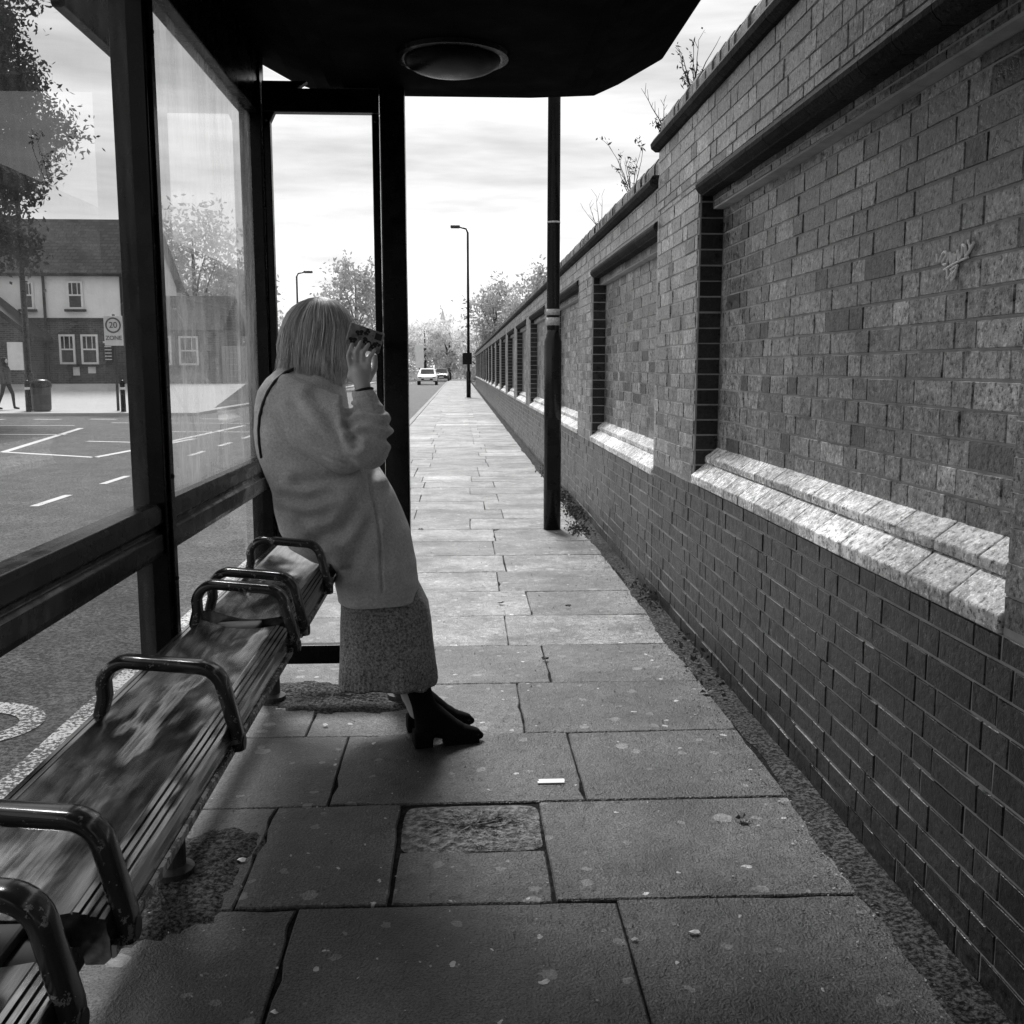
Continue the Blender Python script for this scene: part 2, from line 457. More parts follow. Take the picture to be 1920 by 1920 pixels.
jb = MB(); jb.box(-1.22,1.2,-25,150,-.12,-.0085); jb.build('pavement_bedding', M['joint'], kind='structure')
kb = MB(); y = -25
while y < 150:
    kb.box(-1.355,-1.223,y,y+.905,-.14,.002, random.uniform(.12,.2)); y += .915
kb.build('kerb', M['slab'], kind='structure', bevel=.008)
def blob(name, x0, x1, y0, y1, z, m, amp=.04, n=96, rough=.003, pw=4):
    mb = MB(); cx=(x0+x1)/2; cy=(y0+y1)/2; vs=[(cx,cy,z+.004)]; rings=8
    ph=[random.uniform(0,6.28) for _ in range(5)]
    for r in range(1,rings+1):
        for k in range(n):
            a=2*math.pi*k/n; c=math.cos(a); s_=math.sin(a); q=(abs(c)**pw+abs(s_)**pw)**(-1/pw)
            e=amp*(math.sin(2*a+ph[0])*.8+math.sin(5*a+ph[1])*.5+math.sin(11*a+ph[2])*.3+math.sin(23*a+ph[3])*.25+math.sin(37*a+ph[4])*.15)
            w=r/rings*(1+e)
            vs.append((cx+(x1-x0)/2*c*q*w, cy+(y1-y0)/2*s_*q*w, z+(random.uniform(-rough,rough)+.003 if r<rings-1 else (-.001 if r<rings else -.006))))
    fs=[(0,1+k,1+(k+1)%n) for k in range(n)]+[(1+(r-1)*n+k,1+r*n+k,1+r*n+(k+1)%n,1+(r-1)*n+(k+1)%n) for r in range(1,rings) for k in range(n)]
    mb.add(vs,fs); return mb.build(name, m, kind='structure')
blob('pavement_patch', -.182,.235,2.80,3.115,-.001,M['patch'],.012,pw=9)
blob('pavement_grit', -1.05,-.60,2.30,2.98,.001,M['dirt'],.12)
blob('pavement_grit', -.88,-.22,4.00,4.46,.001,M['dirt'],.14)
gs = MB(); ny=1400; xs=[1.062,1.075,1.095,1.12,1.15,1.18]; y0s=np.linspace(-4,78,ny)
vs=[]
for j,yy in enumerate(y0s):
    e=.018*math.sin(yy*2.1)+.012*math.sin(yy*5.7+1)+random.uniform(-.008,.008)
    for i,x in enumerate(xs):
        vs.append((x+(e-.012 if i<2 else 0), yy, (-.005 if i==0 else random.uniform(-.002,.005)+.004*i/5)))
fs=[(j*6+i,j*6+i+1,(j+1)*6+i+1,(j+1)*6+i) for j in range(ny-1) for i in range(5)]
gs.add(vs,fs); gs.build('gutter_strip', M['dirt'], kind='structure')
ZM = ZR+.004
def line(mk,x0,y0,x1,y1,w):
    d=Vector((x1-x0,y1-y0)).normalized(); a=Vector((-d.y,d.x))*w/2
    mk.add([(x0-a.x,y0-a.y,ZM),(x1-a.x,y1-a.y,ZM),(x1+a.x,y1+a.y,ZM),(x0+a.x,y0+a.y,ZM)],[(0,1,2,3)])
mk=MB(); line(mk,-1.60,-6,-1.60,9.5,.14); mk.build('kerbside_line', M['oldpaint'], kind='structure')
mk=MB()
y=-6.0
while y<30: line(mk,-4.6,y,-4.6,y+1.0,.1); y+=2.15
while y<140: line(mk,-4.8,y,-4.8,y+2,.12); y+=6
for a in ((-8.1,18.6,-6.1,17.4),(-8.1,18.6,-9.4,26),(-6.1,17.4,-5.6,22),(-7.6,21.3,-5.9,20.7),(-5.9,20.7,-5.6,27),(-12,20,-9,19.4),(-12.5,24,-8.8,23.4),(-9.5,28.5,-5.5,28),(-7,24.5,-4.9,24.2),(-13,27.5,-10,27.2),(-3.1,17,-3.1,20)):
    line(mk,*a, .14)
for k in range(5): line(mk,-14+k*1.6,30.6,-13.2+k*1.6,30.5,.22)
mk.add([(-3.6,20,ZM),(-2.6,20,ZM),(-3.1,21.6,ZM)],[(0,1,2)])
mk.build('road_markings', M['paint'], kind='structure')
# painted bus stop legend: the visible rounded end is a thick stroke letter
lt=MB()
def arcband(cx,cy,rx,ry,a0,a1,w,n=22):
    vs=[]
    for i in range(n+1):
        a=R(a0+(a1-a0)*i/n); c=math.cos(a); s_=math.sin(a)
        vs+=[(cx+rx*c,cy+ry*s_,ZM),(cx+(rx-w)*c,cy+(ry-w*1.3)*s_,ZM)]
    lt.add(vs,[(2*i,2*i+2,2*i+3,2*i+1) for i in range(n)])
arcband(-2.10,4.22,.34,.30,-100,190,.10)
arcband(-2.10,3.30,.34,.34,0,360,.10)
lt.build('road_lettering', M['oldpaint'], kind='structure')
op = MB()
op.prism_z([(-70,32.52),(-8.22,32.52),(-8.22,150),(-8.6,150),(-8.6,36.5),(-70,36.5)],-.14,.0)
op.build('opposite_pavement', M['farpave'], kind='structure', bevel=.01)
fc = MB(); fc.add([(-70,36.5,-.002),(-8.6,36.5,-.002),(-8.6,42,.74),(-70,42,.74),(-8.6,62,.74),(-70,62,.74),(-8.6,62,-.15),(-8.6,36.5,-.15)],[(0,1,2,3),(3,2,4,5),(1,7,6,4,2)])
fc.build('forecourt', M['farpave'], kind='structure')

# ---------------------------------------------------------------- brick wall
WX = 1.165; RX = 1.285
wall = empty('brick_wall', (1.3,6,0), 'long dark brick wall with recessed panels, sloped sills and a brick coping along the pavement', 'wall')
BV=[]; BT=[]
def bricks(org, u, nrm, U, z0, z1, lo, hi, zoff=0, phase=0):
    """lay Flemish-bond bricks on the rectangle org + u*[0,U], z0..z1, facing nrm"""
    u=np.array(u,float); nrm=np.array(nrm,float); org=np.array(org,float)
    k=int(math.floor((z0-zoff)/.075))
    while zoff+k*.075 < z1-.01:
        a=max(z0,zoff+k*.075)+.0028; b=min(z1,zoff+(k+1)*.075)-.0028
        if b-a>.012:
            s=-phase-(.17 if k%2 else 0)-.01
            L=True if k%2==0 else False
            while s<U:
                w=.225 if L else .1125
                s0=max(0.0,s)+.0028+random.uniform(0,.0015); s1=min(U,s+w)-.0028
                if s1-s0>.02:
                    pr=.0035+random.uniform(-.0012,.0025)
                    c=random.random()
                    t=random.uniform(lo,hi) if c<.88 else (lo*.6 if c<.96 else hi*1.2)
                    q=.002; dz=random.uniform(-.001,.001)
                    for d,(uu,zz) in ((0,((s0,a))),(0,(s1,a)),(0,(s1,b)),(0,(s0,b)),(1,(s0+q,a+q)),(1,(s1-q,a+q)),(1,(s1-q,b-q)),(1,(s0+q,b-q))):
                        p=org+u*uu+nrm*(pr*d if d else -.002)+ (nrm*random.uniform(-.0014,.0014) if d else 0); BV.append((p[0],p[1],zz+dz))
                    BT.extend([t]*8)
                s+=w; L=not L
        k+=1
YN=(0,1,0); XN=(-1,0,0)
core=MB(); rec=[(-1.9,1.09,0),(2.09,5.05,0)]; yy=6.12
while yy+2.95<76: rec.append((yy,yy+2.95,-.075)); yy+=4.0
YE=76.5
core.box(RX,1.62,-4,6.1,-.1,2.64); core.box(RX,1.62,6.1,YE,-.1,2.44)
def face(y0,y1,z0,z1,lo,hi):
    core.box(WX,RX-.001,y0,y1,z0,z1); bricks((WX,y0,0),YN,XN,y1-y0,z0,z1,lo,hi, phase=(y0*7)%.3)
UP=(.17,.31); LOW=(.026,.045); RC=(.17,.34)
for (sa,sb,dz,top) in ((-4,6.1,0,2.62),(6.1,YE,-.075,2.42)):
    face(sa,sb,-.02,.81+dz,*(LOW if sb<7 else (.06,.10)))  # near plinth toned darker, its shade put into the brick colour
    face(sa,sb,2.28+dz*.6,top,*UP)
    ys=sa
    for (a,b,d) in [r for r in rec if sa<=r[0]<sb]:
        if a>ys+.01: face(ys,a,.811+dz,2.279+dz*.6,*UP)
        ys=b
    if ys<sb: face(ys,sb,.811+dz,2.279+dz*.6,*UP)
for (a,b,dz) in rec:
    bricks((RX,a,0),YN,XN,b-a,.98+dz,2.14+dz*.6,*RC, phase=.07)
    bricks((WX+.004,b,0),(1,0,0),(0,-1,0),RX-WX-.005,.81+dz,2.28+dz*.6,.010,.02)  # shade of the camera-facing jamb put into its brick tone
    core.box(RX-.055,RX-.0005,a+.001,b-.001,2.14+dz*.6,2.279+dz*.6)
    bricks((RX-.055,a,0),YN,XN,b-a,2.145+dz*.6,2.21+dz*.6,.10,.2)
core.box(WX,RX,5.9,6.099,2.62,2.635)
nb=len(BV)//8; base=np.arange(nb)[:,None]*8
pat=np.array([(0,1,5,4),(1,2,6,5),(2,3,7,6),(3,0,4,7),(4,5,6,7)])
F=(base[:,:,None]+pat[None]).reshape(-1,4)
me=arrays('brickwork',np.array(BV),F,np.array(BT)); link('brickwork',me,M['brick'],wall)
core.build('mortar_core',M['mortar'],wall)
def bull(zc,r,x=WX):
    return [(x+.06,zc+r),(x-.004,zc+r),(x-.022,zc+r*.72),(x-.030,zc+r*.25),(x-.028,zc-r*.15),(x-.016,zc-r*.55),(x-.002,zc-r*.8),(x-.002,zc-r),(x+.06,zc-r)]
for (a,b,dz) in rec:
    zc=2.238+dz*.6
    mb=MB(); y=a-.0
    while y<b-.01:
        y2=min(y+.232,b); mb.prism(bull(zc,.039,WX+.004),y+.002,y2-.002,random.uniform(.012,.028)); y=y2
    mb.build('recess_moulding',M['mouldbrick'],wall)
    mb=MB(); y=a+.001
    while y<b-.02:
        y2=min(y+.232,b-.001); z=dz; j=random.uniform(-.002,.002)
        mb.prism([(WX-.012+j,.812+z),(WX-.012+j,.852+z),(WX+.062,.912+z),(RX,.912+z),(RX,.812+z)],y+.003,y2-.003,random.uniform(.55,.75))
        mb.prism([(WX+.055+j,.914+z),(WX+.055+j,.942+z),(RX+.003,.992+z),(RX+.003,.914+z)],y+.003,y2-.003,random.uniform(.5,.68))
        y=y2
    mb.build('sill',M['sillbrick'],wall,bevel=.004)
for (sa,sb,zb) in ((-4,6.14,2.62),(6.14,YE,2.42)):
    mb=MB(); y=sa
    while y<sb-.01:
        y2=min(y+.232,sb)
        mb.prism([(WX+.3,zb+.001),(WX-.02,zb+.001),(WX-.045,zb+.02),(WX-.05,zb+.045),(WX-.03,zb+.075),(WX+.3,zb+.08)],y+.002,y2-.002,random.uniform(.012,.028)); y=y2
    mb.build('coping_moulding',M['mouldbrick'],wall)
    mb=MB(); y=sa
    while y<sb-.01:
        y2=min(y+.076,sb); j=random.uniform(-.006,.006); t=random.uniform(.05,.20); z=zb+.082
        mb.prism([(WX+.005+j,z),(WX+.005+j,z+.075),(WX+.03+j,z+.115),(WX+.08,z+.132+j*.4),(WX+.2,z+.132),(WX+.26,z+.1),(WX+.27,z)],y+.004,y2-.004,t); y=y2
    mb.build('coping',M['brick'],wall)
    mb=MB(); mb.box(WX+.03,WX+.25,sa,sb,zb+.08,zb+.195); mb.build('coping_bedding',M['joint'],wall)
# scratched tag in the near recess
gf=MB(); c=P(1790,495,X=RX-.0090)
def stroke(pts,w=.0042):
    sm=[]
    for i in range(len(pts)-1):
        p0=Vector(pts[max(i-1,0)]);p1=Vector(pts[i]);p2=Vector(pts[i+1]);p3=Vector(pts[min(i+2,len(pts)-1)])
        for k in range(4):
            t=k/4; sm.append(.5*((2*p1)+(p2-p0)*t+(2*p0-5*p1+4*p2-p3)*t*t+(3*p1-p0-3*p2+p3)*t**3))
    sm.append(Vector(pts[-1]))
    gf.tube([Vector((c.x+random.uniform(-.0008,.0008),c.y+v.x*1.15,c.z+v.y*1.2)) for v in sm],w,6)
stroke([(.075,.012),(.055,.030),(.042,.024),(.058,.008),(.040,.004),(.026,.026),(.018,.004),(.006,.022),(.0,.004),(-.012,.026),(-.02,.006),(-.034,.024),(-.03,.036),(-.046,.03),(-.05,.01),(-.082,.036)])
stroke([(.05,-.008),(.02,-.002),(-.02,.004),(-.06,.008)],.003); stroke([(.035,-.006),(.03,-.03),(.01,-.016),(.008,-.036),(-.01,-.014)],.003)
stroke([(.0,.02),(.012,-.02),(-.016,-.004),(.02,-.010)],.003); stroke([(.09,.03),(.085,.012)],.003); stroke([(-.07,.022),(-.055,.044)],.003)
gf.build('graffiti',M['paper'],wall)

# ---------------------------------------------------------------- bus shelter
SX=-.80; PY=(-3.0,-.14,1.27,2.70,4.2)
sh=empty('bus_shelter',(-.5,2,0),'black framed bus shelter with glass side panels and a dark overhanging roof','bus shelter')
for y in PY:
    p=MB(); p.box(SX-.042,SX+.042,y-.042,y+.042,.27,2.60); p.box(SX+.043,SX+.050,y-.018,y+.018,.5,2.4)
    po=p.build('post',M['black'],sh,bevel=.006)
    f=MB(); f.tube([(SX,y,-.01),(SX,y,.02),(SX,y,.03),(SX,y,.30)],[.06,.06,.038,.036],20)
    f.build('post_foot',M['foot'],po,smooth=False)
    for z in (1.10,.83,2.2):
        b=MB(); b.ell((SX+.052,y,z),(.003,.007,.007),n=10,m=6)
        b.build('bolt',M['foot'],po,smooth=True)
EPX=-.255; EY=4.2
p=MB(); p.box(EPX-.048,EPX+.048,EY-.04,EY+.04,.20,2.60); ep=p.build('post',M['black'],sh,bevel=.006)
f=MB(); f.tube([(EPX,EY,-.01),(EPX,EY,.02),(EPX,EY,.03),(EPX,EY,.24)],[.06,.06,.04,.038],20); f.build('post_foot',M['foot'],ep)
def sheet_y(y0,y1,z0,z1,m):
    q=MB(); q.add([(SX,y0,z0),(SX,y1,z0),(SX,y1,z1),(SX,y0,z1)],[(0,1,2,3)]); q.build('glass_pane',m,sh)
for (y0,y1) in zip(PY,PY[1:]):
    a=y0+.043; b_=y1-.043
    r=MB(); r.prism([(SX-.03,.90),(SX+.03,.90),(SX+.034,.915),(SX+.034,.955),(SX+.022,.965),(SX+.022,.975),(SX+.034,.985),(SX+.034,1.02),(SX+.028,1.035),(SX-.03,1.035)],a,b_)
    r.build('rail',M['black'],sh,bevel=.002)
    r=MB(); r.box(SX-.025,SX+.025,a,b_,.17,.24); r.build('rail',M['black'],sh,bevel=.004)
    r=MB(); r.box(SX-.035,SX+.035,a,b_,2.345,2.62); r.build('header',M['black'],sh,bevel=.005)
    sheet_y(a-.005,b_+.005,1.03,2.35,M['glasshazy'] if y1>4 else M['glass'])
    sheet_y(a-.005,b_+.005,.238,.902,M['glassclear'] if y1>4 else M['glassdimmed'])
x0=SX+.043; x1=EPX-.05
fr=MB(); fr.box(x0+.002,x0+.030,EY-.02,EY+.02,.24,2.36); fr.box(x1-.030,x1-.002,EY-.02,EY+.02,.24,2.36); fr.box(x0+.002,x1-.002,EY-.024,EY+.024,2.362,2.45); fr.box(x0+.002,x1-.002,EY-.024,EY+.024,.158,.238)
fr.build('end_frame',M['black'],sh,bevel=.004)
q=MB(); q.add([(x0+.028,EY,.236),(x1-.028,EY,.236),(x1-.028,EY,2.364),(x0+.028,EY,2.364)],[(0,1,2,3)]); q.build('glass_pane',M['glassclear'],sh)
for xx in (x0+.016,x1-.016):
    b=MB(); b.ell((xx,EY-.024,2.33),(.006,.004,.006),n=8,m=6); b.build('bolt',M['foot'],sh,smooth=True)
ap=MB(); ap.box(-.76,.62,-3.05,-2.93,.2,2.45); ap.build('added_end_panel',M['black'],sh,bevel=.01)  # opaque panel added unseen behind the camera to block sky light
prof=[(-.86,2.70),(-.85,2.655),(-.80,2.60),(-.66,2.525),(-.56,2.49),(-.3,2.478),(.3,2.478),(.56,2.49),(.66,2.535),(.845,2.64),(.865,2.70),(.6,2.78),(.3,2.83),(0,2.85),(-.3,2.83),(-.6,2.78)]
r=MB(); r.prism(prof,-3.3,4.40)  # run on unseen behind the camera to keep the near end dark
roof=r.build('roof',M['blackflat'],sh,bevel=.01)
r=MB(); r.box(-.50,.50,-3.0,4.28,2.462,2.476); r.box(-.44,.44,-2.9,4.18,2.452,2.461)
r.build('ceiling_panel',M['blackflat'],roof,bevel=.004)
lc=P(848,105,Z=2.45)
r=MB(); r.tube([(lc.x,lc.y,2.453),(lc.x,lc.y,2.438),(lc.x,lc.y,2.436)],[.20,.195,.175],40); cl=r.build('ceiling_light',M['black'],roof,smooth=False)
r=MB(); r.ell((lc.x,lc.y,2.437),(.168,.168,.05),n=40,m=16); r.build('lens',M['lens'],cl,smooth=True)
for y in PY:
    br=MB(); br.prism([(SX+.044,2.478),(SX+.044,2.30),(SX+.06,2.30),(SX+.11,2.40),(SX+.22,2.478)],y-.02,y+.02); br.build('roof_bracket',M['black'],sh,bevel=.004)
r=MB(); r.box(-.965,-.93,2.62,3.05,2.23,2.52); r.box(-.929,-.843,2.68,2.72,2.30,2.36); r.build('name_board',M['black'],sh,bevel=.01)

# ---------------------------------------------------------------- bench
bn=empty('bench',(-.6,2,0),'narrow polished metal perch bench with hooped armrests along the shelter side','bench')
XB,XF=-.735,-.462
def seatprof():
    top=[]
    for i in range(2):
        x=XB+.004+i*.012; top+=[(x,.698),(x+.001,.702),(x+.010,.702),(x+.011,.698)]
    xs=np.linspace(XB+.030,XF-.046,22)
    for x in xs:
        u=(x-xs[0])/(xs[-1]-xs[0]); top.append((x,.703-.020*u-.017*math.sin(math.pi*u)))
    for i in range(4):
        x=XF-.043+i*.0108; z=.6835-.0035*i; top+=[(x,z-.003),(x+.001,z+.001),(x+.0085,z+.000),(x+.0095,z-.004)]
    top+=[(XF,.655),(XF+.003,.645),(XF+.003,.618),(XF-.006,.610),(XF-.03,.61),(XF-.035,.635),(XB+.04,.645),(XB+.03,.63),(XB,.63),(XB,.69)]
    return top[::-1]
sp=seatprof()
for (a,b_) in ((-.6,1.155),(1.265,2.755),(2.865,4.10)):
    s_=MB(); s_.prism(sp,a,b_); so=s_.build('seat',M['seat'],bn)
    for pg in so.data.polygons:
        if pg.normal.z>.9 and abs(pg.normal.y)<.1 and XB+.028<pg.center.x<XF-.045: pg.use_smooth=True
    e=MB(); e.prism([(XF+.004,.617),(XF+.010,.620),(XF+.010,.634),(XF+.004,.636)],a+.001,b_-.001); e.build('edge_trim',M['fascia'],so)
    e=MB(); e.prism([(XB-.005,.628),(XF-.04,.60),(XF-.04,.607),(XB-.005,.643)],b_-.03,b_-.004); e.build('end_bracket',M['black'],so)
for y in (1.21,2.81):
    s_=MB(); s_.box(XB+.01,XF-.05,y-.05,y+.05,.60,.655); s_.box(XB+.05,XF-.1,y-.056,y+.056,.656,.672); s_.build('joint_bracket',M['foot'],bn,bevel=.005)
for y in PY[1:]:
    s_=MB(); s_.prism([(SX+.043,.60),(SX+.043,.50),(SX+.06,.50),(XF-.08,.585),(XF-.06,.605),(XF-.06,.612),(SX+.043,.626)],y-.03,y+.03); s_.build('support_arm',M['black'],bn,bevel=.004)
def armrest(y):
    mb=MB()
    def arc(cx,cz,r,a0,a1,n=6): return [(cx+r*math.cos(R(a0+(a1-a0)*i/n)),cz+r*math.sin(R(a0+(a1-a0)*i/n))) for i in range(n+1)]
    pp=[(XB+.008,.655),(XB+.016,.69),(XB+.028,.735)]
    pp+=arc(XB+.076,.757,.050,170,95)
    t0=pp[-1]; c2=(XF-.062,.743); a2=arc(c2[0],c2[1],.050,86,15)
    pp+=[(t0[0]+(a2[0][0]-t0[0])*k/4,t0[1]+(a2[0][1]-t0[1])*k/4) for k in (1,2,3)]+a2
    pp+=[(XF+.000,.70),(XF+.011,.655),(XF+.013,.622)]
    n=12; vs=[]; hw=.022; ht=.0130
    for i,(x,z) in enumerate(pp):
        a=pp[max(i-1,0)]; b=pp[min(i+1,len(pp)-1)]; d=Vector((b[0]-a[0],b[1]-a[1])).normalized(); nr=Vector((-d.y,d.x))
        for k in range(n):
            t=2*math.pi*(k+.5)/n; u=math.copysign(abs(math.cos(t))**.55,math.cos(t)); v=math.copysign(abs(math.sin(t))**.55,math.sin(t))
            vs.append((x+nr.x*v*ht,y+u*hw,z+nr.y*v*ht))
    L=len(pp); fs=[(i*n+k,i*n+(k+1)%n,(i+1)*n+(k+1)%n,(i+1)*n+k) for i in range(L-1) for k in range(n)]
    fs+=[tuple(range(n))[::-1],tuple((L-1)*n+k for k in range(n))]
    mb.add(vs,fs); o=mb.build('armrest',M['arm'],bn,smooth=True)
    f=MB(); f.tube([(XF+.011,y,.635),(XF+.026,y,.635)],[.017,.015],16); f.build('fixing_cap',M['foot'],o)
for y in (.45,1.11,1.31,2.00,2.725,2.895,3.44): armrest(y)

# ---------------------------------------------------------------- bus stop pole and far street furniture
bp=P(1035,992,Z=0)
pl=empty('lamp_column',(bp.x,bp.y,0),'thick black street lamp column standing on the pavement close to the brick wall','street lamp')
m_=MB(); m_.tube([(0,0,-.01),(0,0,1.60),(0,0,1.64),(0,0,1.70)],[.074,.074,.062,.055],24); m_.build('column_base',M['pole'],pl,True,True)
m_=MB(); m_.tube([(0,0,1.69),(0,0,6.2),(-.1,0,6.5),(-.5,0,6.7),(-.9,0,6.75)],[.055,.048,.04,.035,.03],20); m_.build('shaft',M['pole'],pl,True,True)
m_=MB(); m_.box(-1.5,-.85,-.13,.13,6.70,6.80); m_.build('lamp_head',M['foot'],pl,True,bevel=.03)
for za,zb in ((1.735,1.80),(1.82,1.87)):
    m_=MB(); m_.tube([(0,0,za),(0,0,zb)],.0565,24); m_.build('sticker',M['sticker'],pl,True,True)
m_=MB(); m_.tube([(0,0,2.57),(0,0,2.585)],.0555,24); m_.build('band',M['sticker'],pl,True,True)
m_=MB(); m_.box(-.055,.055,-.082,-.074,.35,.95); m_.build('service_door',M['pole'],pl,True,bevel=.004)
def street_lamp(x,y,h,label,arm=-1.2,r=.07,z=0):
    t=empty('street_lamp',(x,y,z),label,'street lamp')
    m_=MB(); m_.tube([(0,0,-.1),(0,0,1.2),(0,0,1.25)],[r*1.5,r*1.5,r],12); m_.build('column_base',M['pole'],t,True,True)
    m_=MB(); m_.tube([(0,0,1.24),(0,0,h-.2),(arm*.1,0,h-.03),(arm*.5,0,h+.05)],[r,r*.7,r*.6,r*.5],12); m_.build('column',M['pole'],t,True,True)
    m_=MB(); m_.box(min(arm*.45,arm),max(arm*.45,arm),-.15,.15,h,h+.13); m_.build('lamp_head',M['foot'],t,True,bevel=.04)
    return t
l1=street_lamp(.42,48.9,7.8,'tall slim street lamp far down the pavement in front of the distant trees',-.8)
s_=MB(); s_.box(-.28,.16,-.2,.2,1.55,2.1); s_.build('control_box',M['black'],l1,True,bevel=.02)
lp=P(58,770,Z=0); street_lamp(lp.x,lp.y,10.0,'tall dark street lamp in front of the white pub across the road',-1.0,.1)
l2=P(556,512,Y=60); street_lamp(l2.x,60,l2.z,'small distant street lamp rising beyond the head of the woman',.9)
sp_=P(222,770,Z=0)
zs=empty('speed_zone_sign',(sp_.x,sp_.y,0),'white 20 zone speed sign on a tall post by the pub','road sign')
m_=MB(); m_.tube([(0,0,-.02),(0,0,3.1)],.045,12); m_.build('post',M['foot'],zs,True,True)
m_=MB(); m_.box(-.3,.3,-.075,-.05,2.1,3.05); m_.build('plate',M['white'],zs,True,bevel=.01)
m_=MB()
for k in range(40):
    a=2*math.pi*k/40; b=2*math.pi*(k+1)/40
    m_.add([(r*math.cos(t),-.08,2.75+r*math.sin(t)) for r,t in ((.20,a),(.25,a),(.25,b),(.20,b))],[(0,1,2,3)])
m_.build('ring',M['rimdark'],zs,True)
RX90=Matrix.Rotation(R(90),3,'X')
text_mesh('20',.27,M['ink'],'numerals',zs,Vector((0,-.082,2.75)),RX90,True)
text_mesh('ZONE',.19,M['ink'],'lettering',zs,Vector((0,-.082,2.34)),RX90,True)
bb=P(79,771,Z=0)
bi=empty('litter_bin',(bb.x,bb.y,0),'dark round litter bin on the pavement across the road','litter bin')
m_=MB(); m_.tube([(0,0,0),(0,0,.06),(0,0,.75)],[.24,.29,.31],24); m_.build('bin_body',M['foot'],bi,True)
m_=MB(); m_.tube([(0,0,.751),(0,0,.8),(0,0,.93),(0,0,1.02)],[.33,.34,.33,.2],24); m_.build('hood',M['black'],bi,True,True)
for k in range(2):
    bo=P(232+k*-178,772,Z=0)
    t=empty('bollard',(bo.x,bo.y,0),['short dark bollard right of the 20 zone sign post','short dark bollard at the left end beside the litter bin'][k],'bollard','bollards by the pub')
    m_=MB(); m_.tube([(0,0,-.02),(0,0,.85),(0,0,.9),(0,0,.96),(0,0,1.0)],[.08,.075,.09,.08,.03],14); m_.build('shaft',M['black'],t,True,True)
    m_=MB(); m_.tube([(0,0,.7),(0,0,.78)],.081,14); m_.build('reflective_band',M['white'],t,True,True)

# ---------------------------------------------------------------- pub
FY=43.7
pub=empty('pub',(-18,FY,.7),'two-storey pub with white rendered upper floor, dark brick ground floor and tiled roof','pub')
m_=MB(); m_.box(-27,-13.55,FY,FY+7,.3,3.36); m_.build('brick_wall',M['pubbrick'],pub)
m_=MB(); m_.box(-27,-13.5,FY-.04,FY+7,3.362,5.2); m_.add([(-13.5,FY-.04,5.201),(-13.5,FY+7,5.201),(-13.5,FY+3.5,7.75),(-13.6,FY-.04,5.201),(-13.6,FY+7,5.201),(-13.6,FY+3.5,7.75)],[(0,1,2),(3,5,4),(0,2,5,3),(1,4,5,2)]); m_.build('rendered_wall',M['render'],pub)
m_=MB(); m_.box(-13.9,-13.46,FY-.09,FY-.045,3.4,5.15); m_.box(-27,-13.46,FY-.09,FY-.045,3.30,3.42)
m_.build('timber_trim',M['darkwood'],pub)
m_=MB()
ra=[(FY-.25,5.2),(FY+3.5,7.85),(FY+7.4,5.1),(FY+7.4,4.98),(FY+3.5,7.7),(FY-.25,5.08)]
RF=[(0,1,7,6),(1,2,8,7),(2,3,9,8),(3,4,10,9),(4,5,11,10),(5,0,6,11),(0,5,4,1),(1,4,3,2),(6,7,10,11),(7,8,9,10)]
m_.add([(-27.2,y,z) for y,z in ra]+[(-13.2,y,z) for y,z in ra],RF)
rf=m_.build('roof',M['tile'],pub)
m_=MB(); m_.box(-14.3,-13.6,FY+3.0,FY+4.0,7.3,8.25); m_.box(-14.35,-13.55,FY+2.95,FY+4.05,8.251,8.35); m_.tube([(-13.95,FY+3.5,8.34),(-13.95,FY+3.5,8.7)],[.12,.1],10); m_.build('chimney',M['pubbrick'],rf)
m_=MB(); m_.box(-27.2,-13.2,FY-.36,FY-.26,5.08,5.17); m_.build('gutter',M['darkwood'],pub)
dp=P(86,600,Y=FY-.1).x
m_=MB(); m_.tube([(dp,FY-.15,.75),(dp,FY-.15,5.09)],.06,8); m_.build('downpipe',M['darkwood'],pub)
def window(x0,x1,z0,z1,sash=1,Y=FY,par=None):
    par=par or pub
    f=MB(); w=.08
    f.box(x0,x0+w,Y-.10,Y-.02,z0,z1); f.box(x1-w,x1,Y-.10,Y-.02,z0,z1); f.box(x0+w,x1-w,Y-.10,Y-.02,z1-w,z1); f.box(x0+w,x1-w,Y-.10,Y-.02,z0,z0+w)
    f.box(x0+w,x1-w,Y-.09,Y-.03,(z0+z1)/2-.03,(z0+z1)/2+.03)
    for k in range(1,3): f.box(x0+(x1-x0)*k/3-.015,x0+(x1-x0)*k/3+.015,Y-.085,Y-.035,(z0+z1)/2+.03,z1-w)
    wo=f.build('window',M['white'],par)
    g=MB(); g.box(x0+w-.01,x1-w+.01,Y-.062,Y-.055,z0+.02,z1-.02); g.build('pane',M['pane'],wo)
    g=MB(); g.box(x0-.1,x1+.1,Y-.2,Y-.045,z0-.1,z0-.002); g.build('sill',M['darkwood'],wo)
for (a,b,c_,d,yy) in ((125,158,527,580,-.04),(38,66,527,580,-.04),(110,143,627,683,0),(151,186,627,683,0),(22,50,627,683,0),(-60,-30,627,683,0)):
    A=P(a,c_,Y=FY-.05); B=P(b,d,Y=FY-.05); window(A.x,B.x,B.z,A.z,Y=FY+yy)
A=P(192,645,Y=FY-.1); B=P(214,680,Y=FY-.1)
m_=MB(); m_.box(A.x,B.x,FY-.1,FY-.02,B.z,A.z); nb_=m_.build('notice_board',M['ink'],pub)
m_=MB()
for k in range(5): m_.box(A.x+.08,B.x-.08,FY-.106,FY-.101,B.z+.12+k*.13,B.z+.15+k*.13)
m_.build('notice',M['white'],nb_)
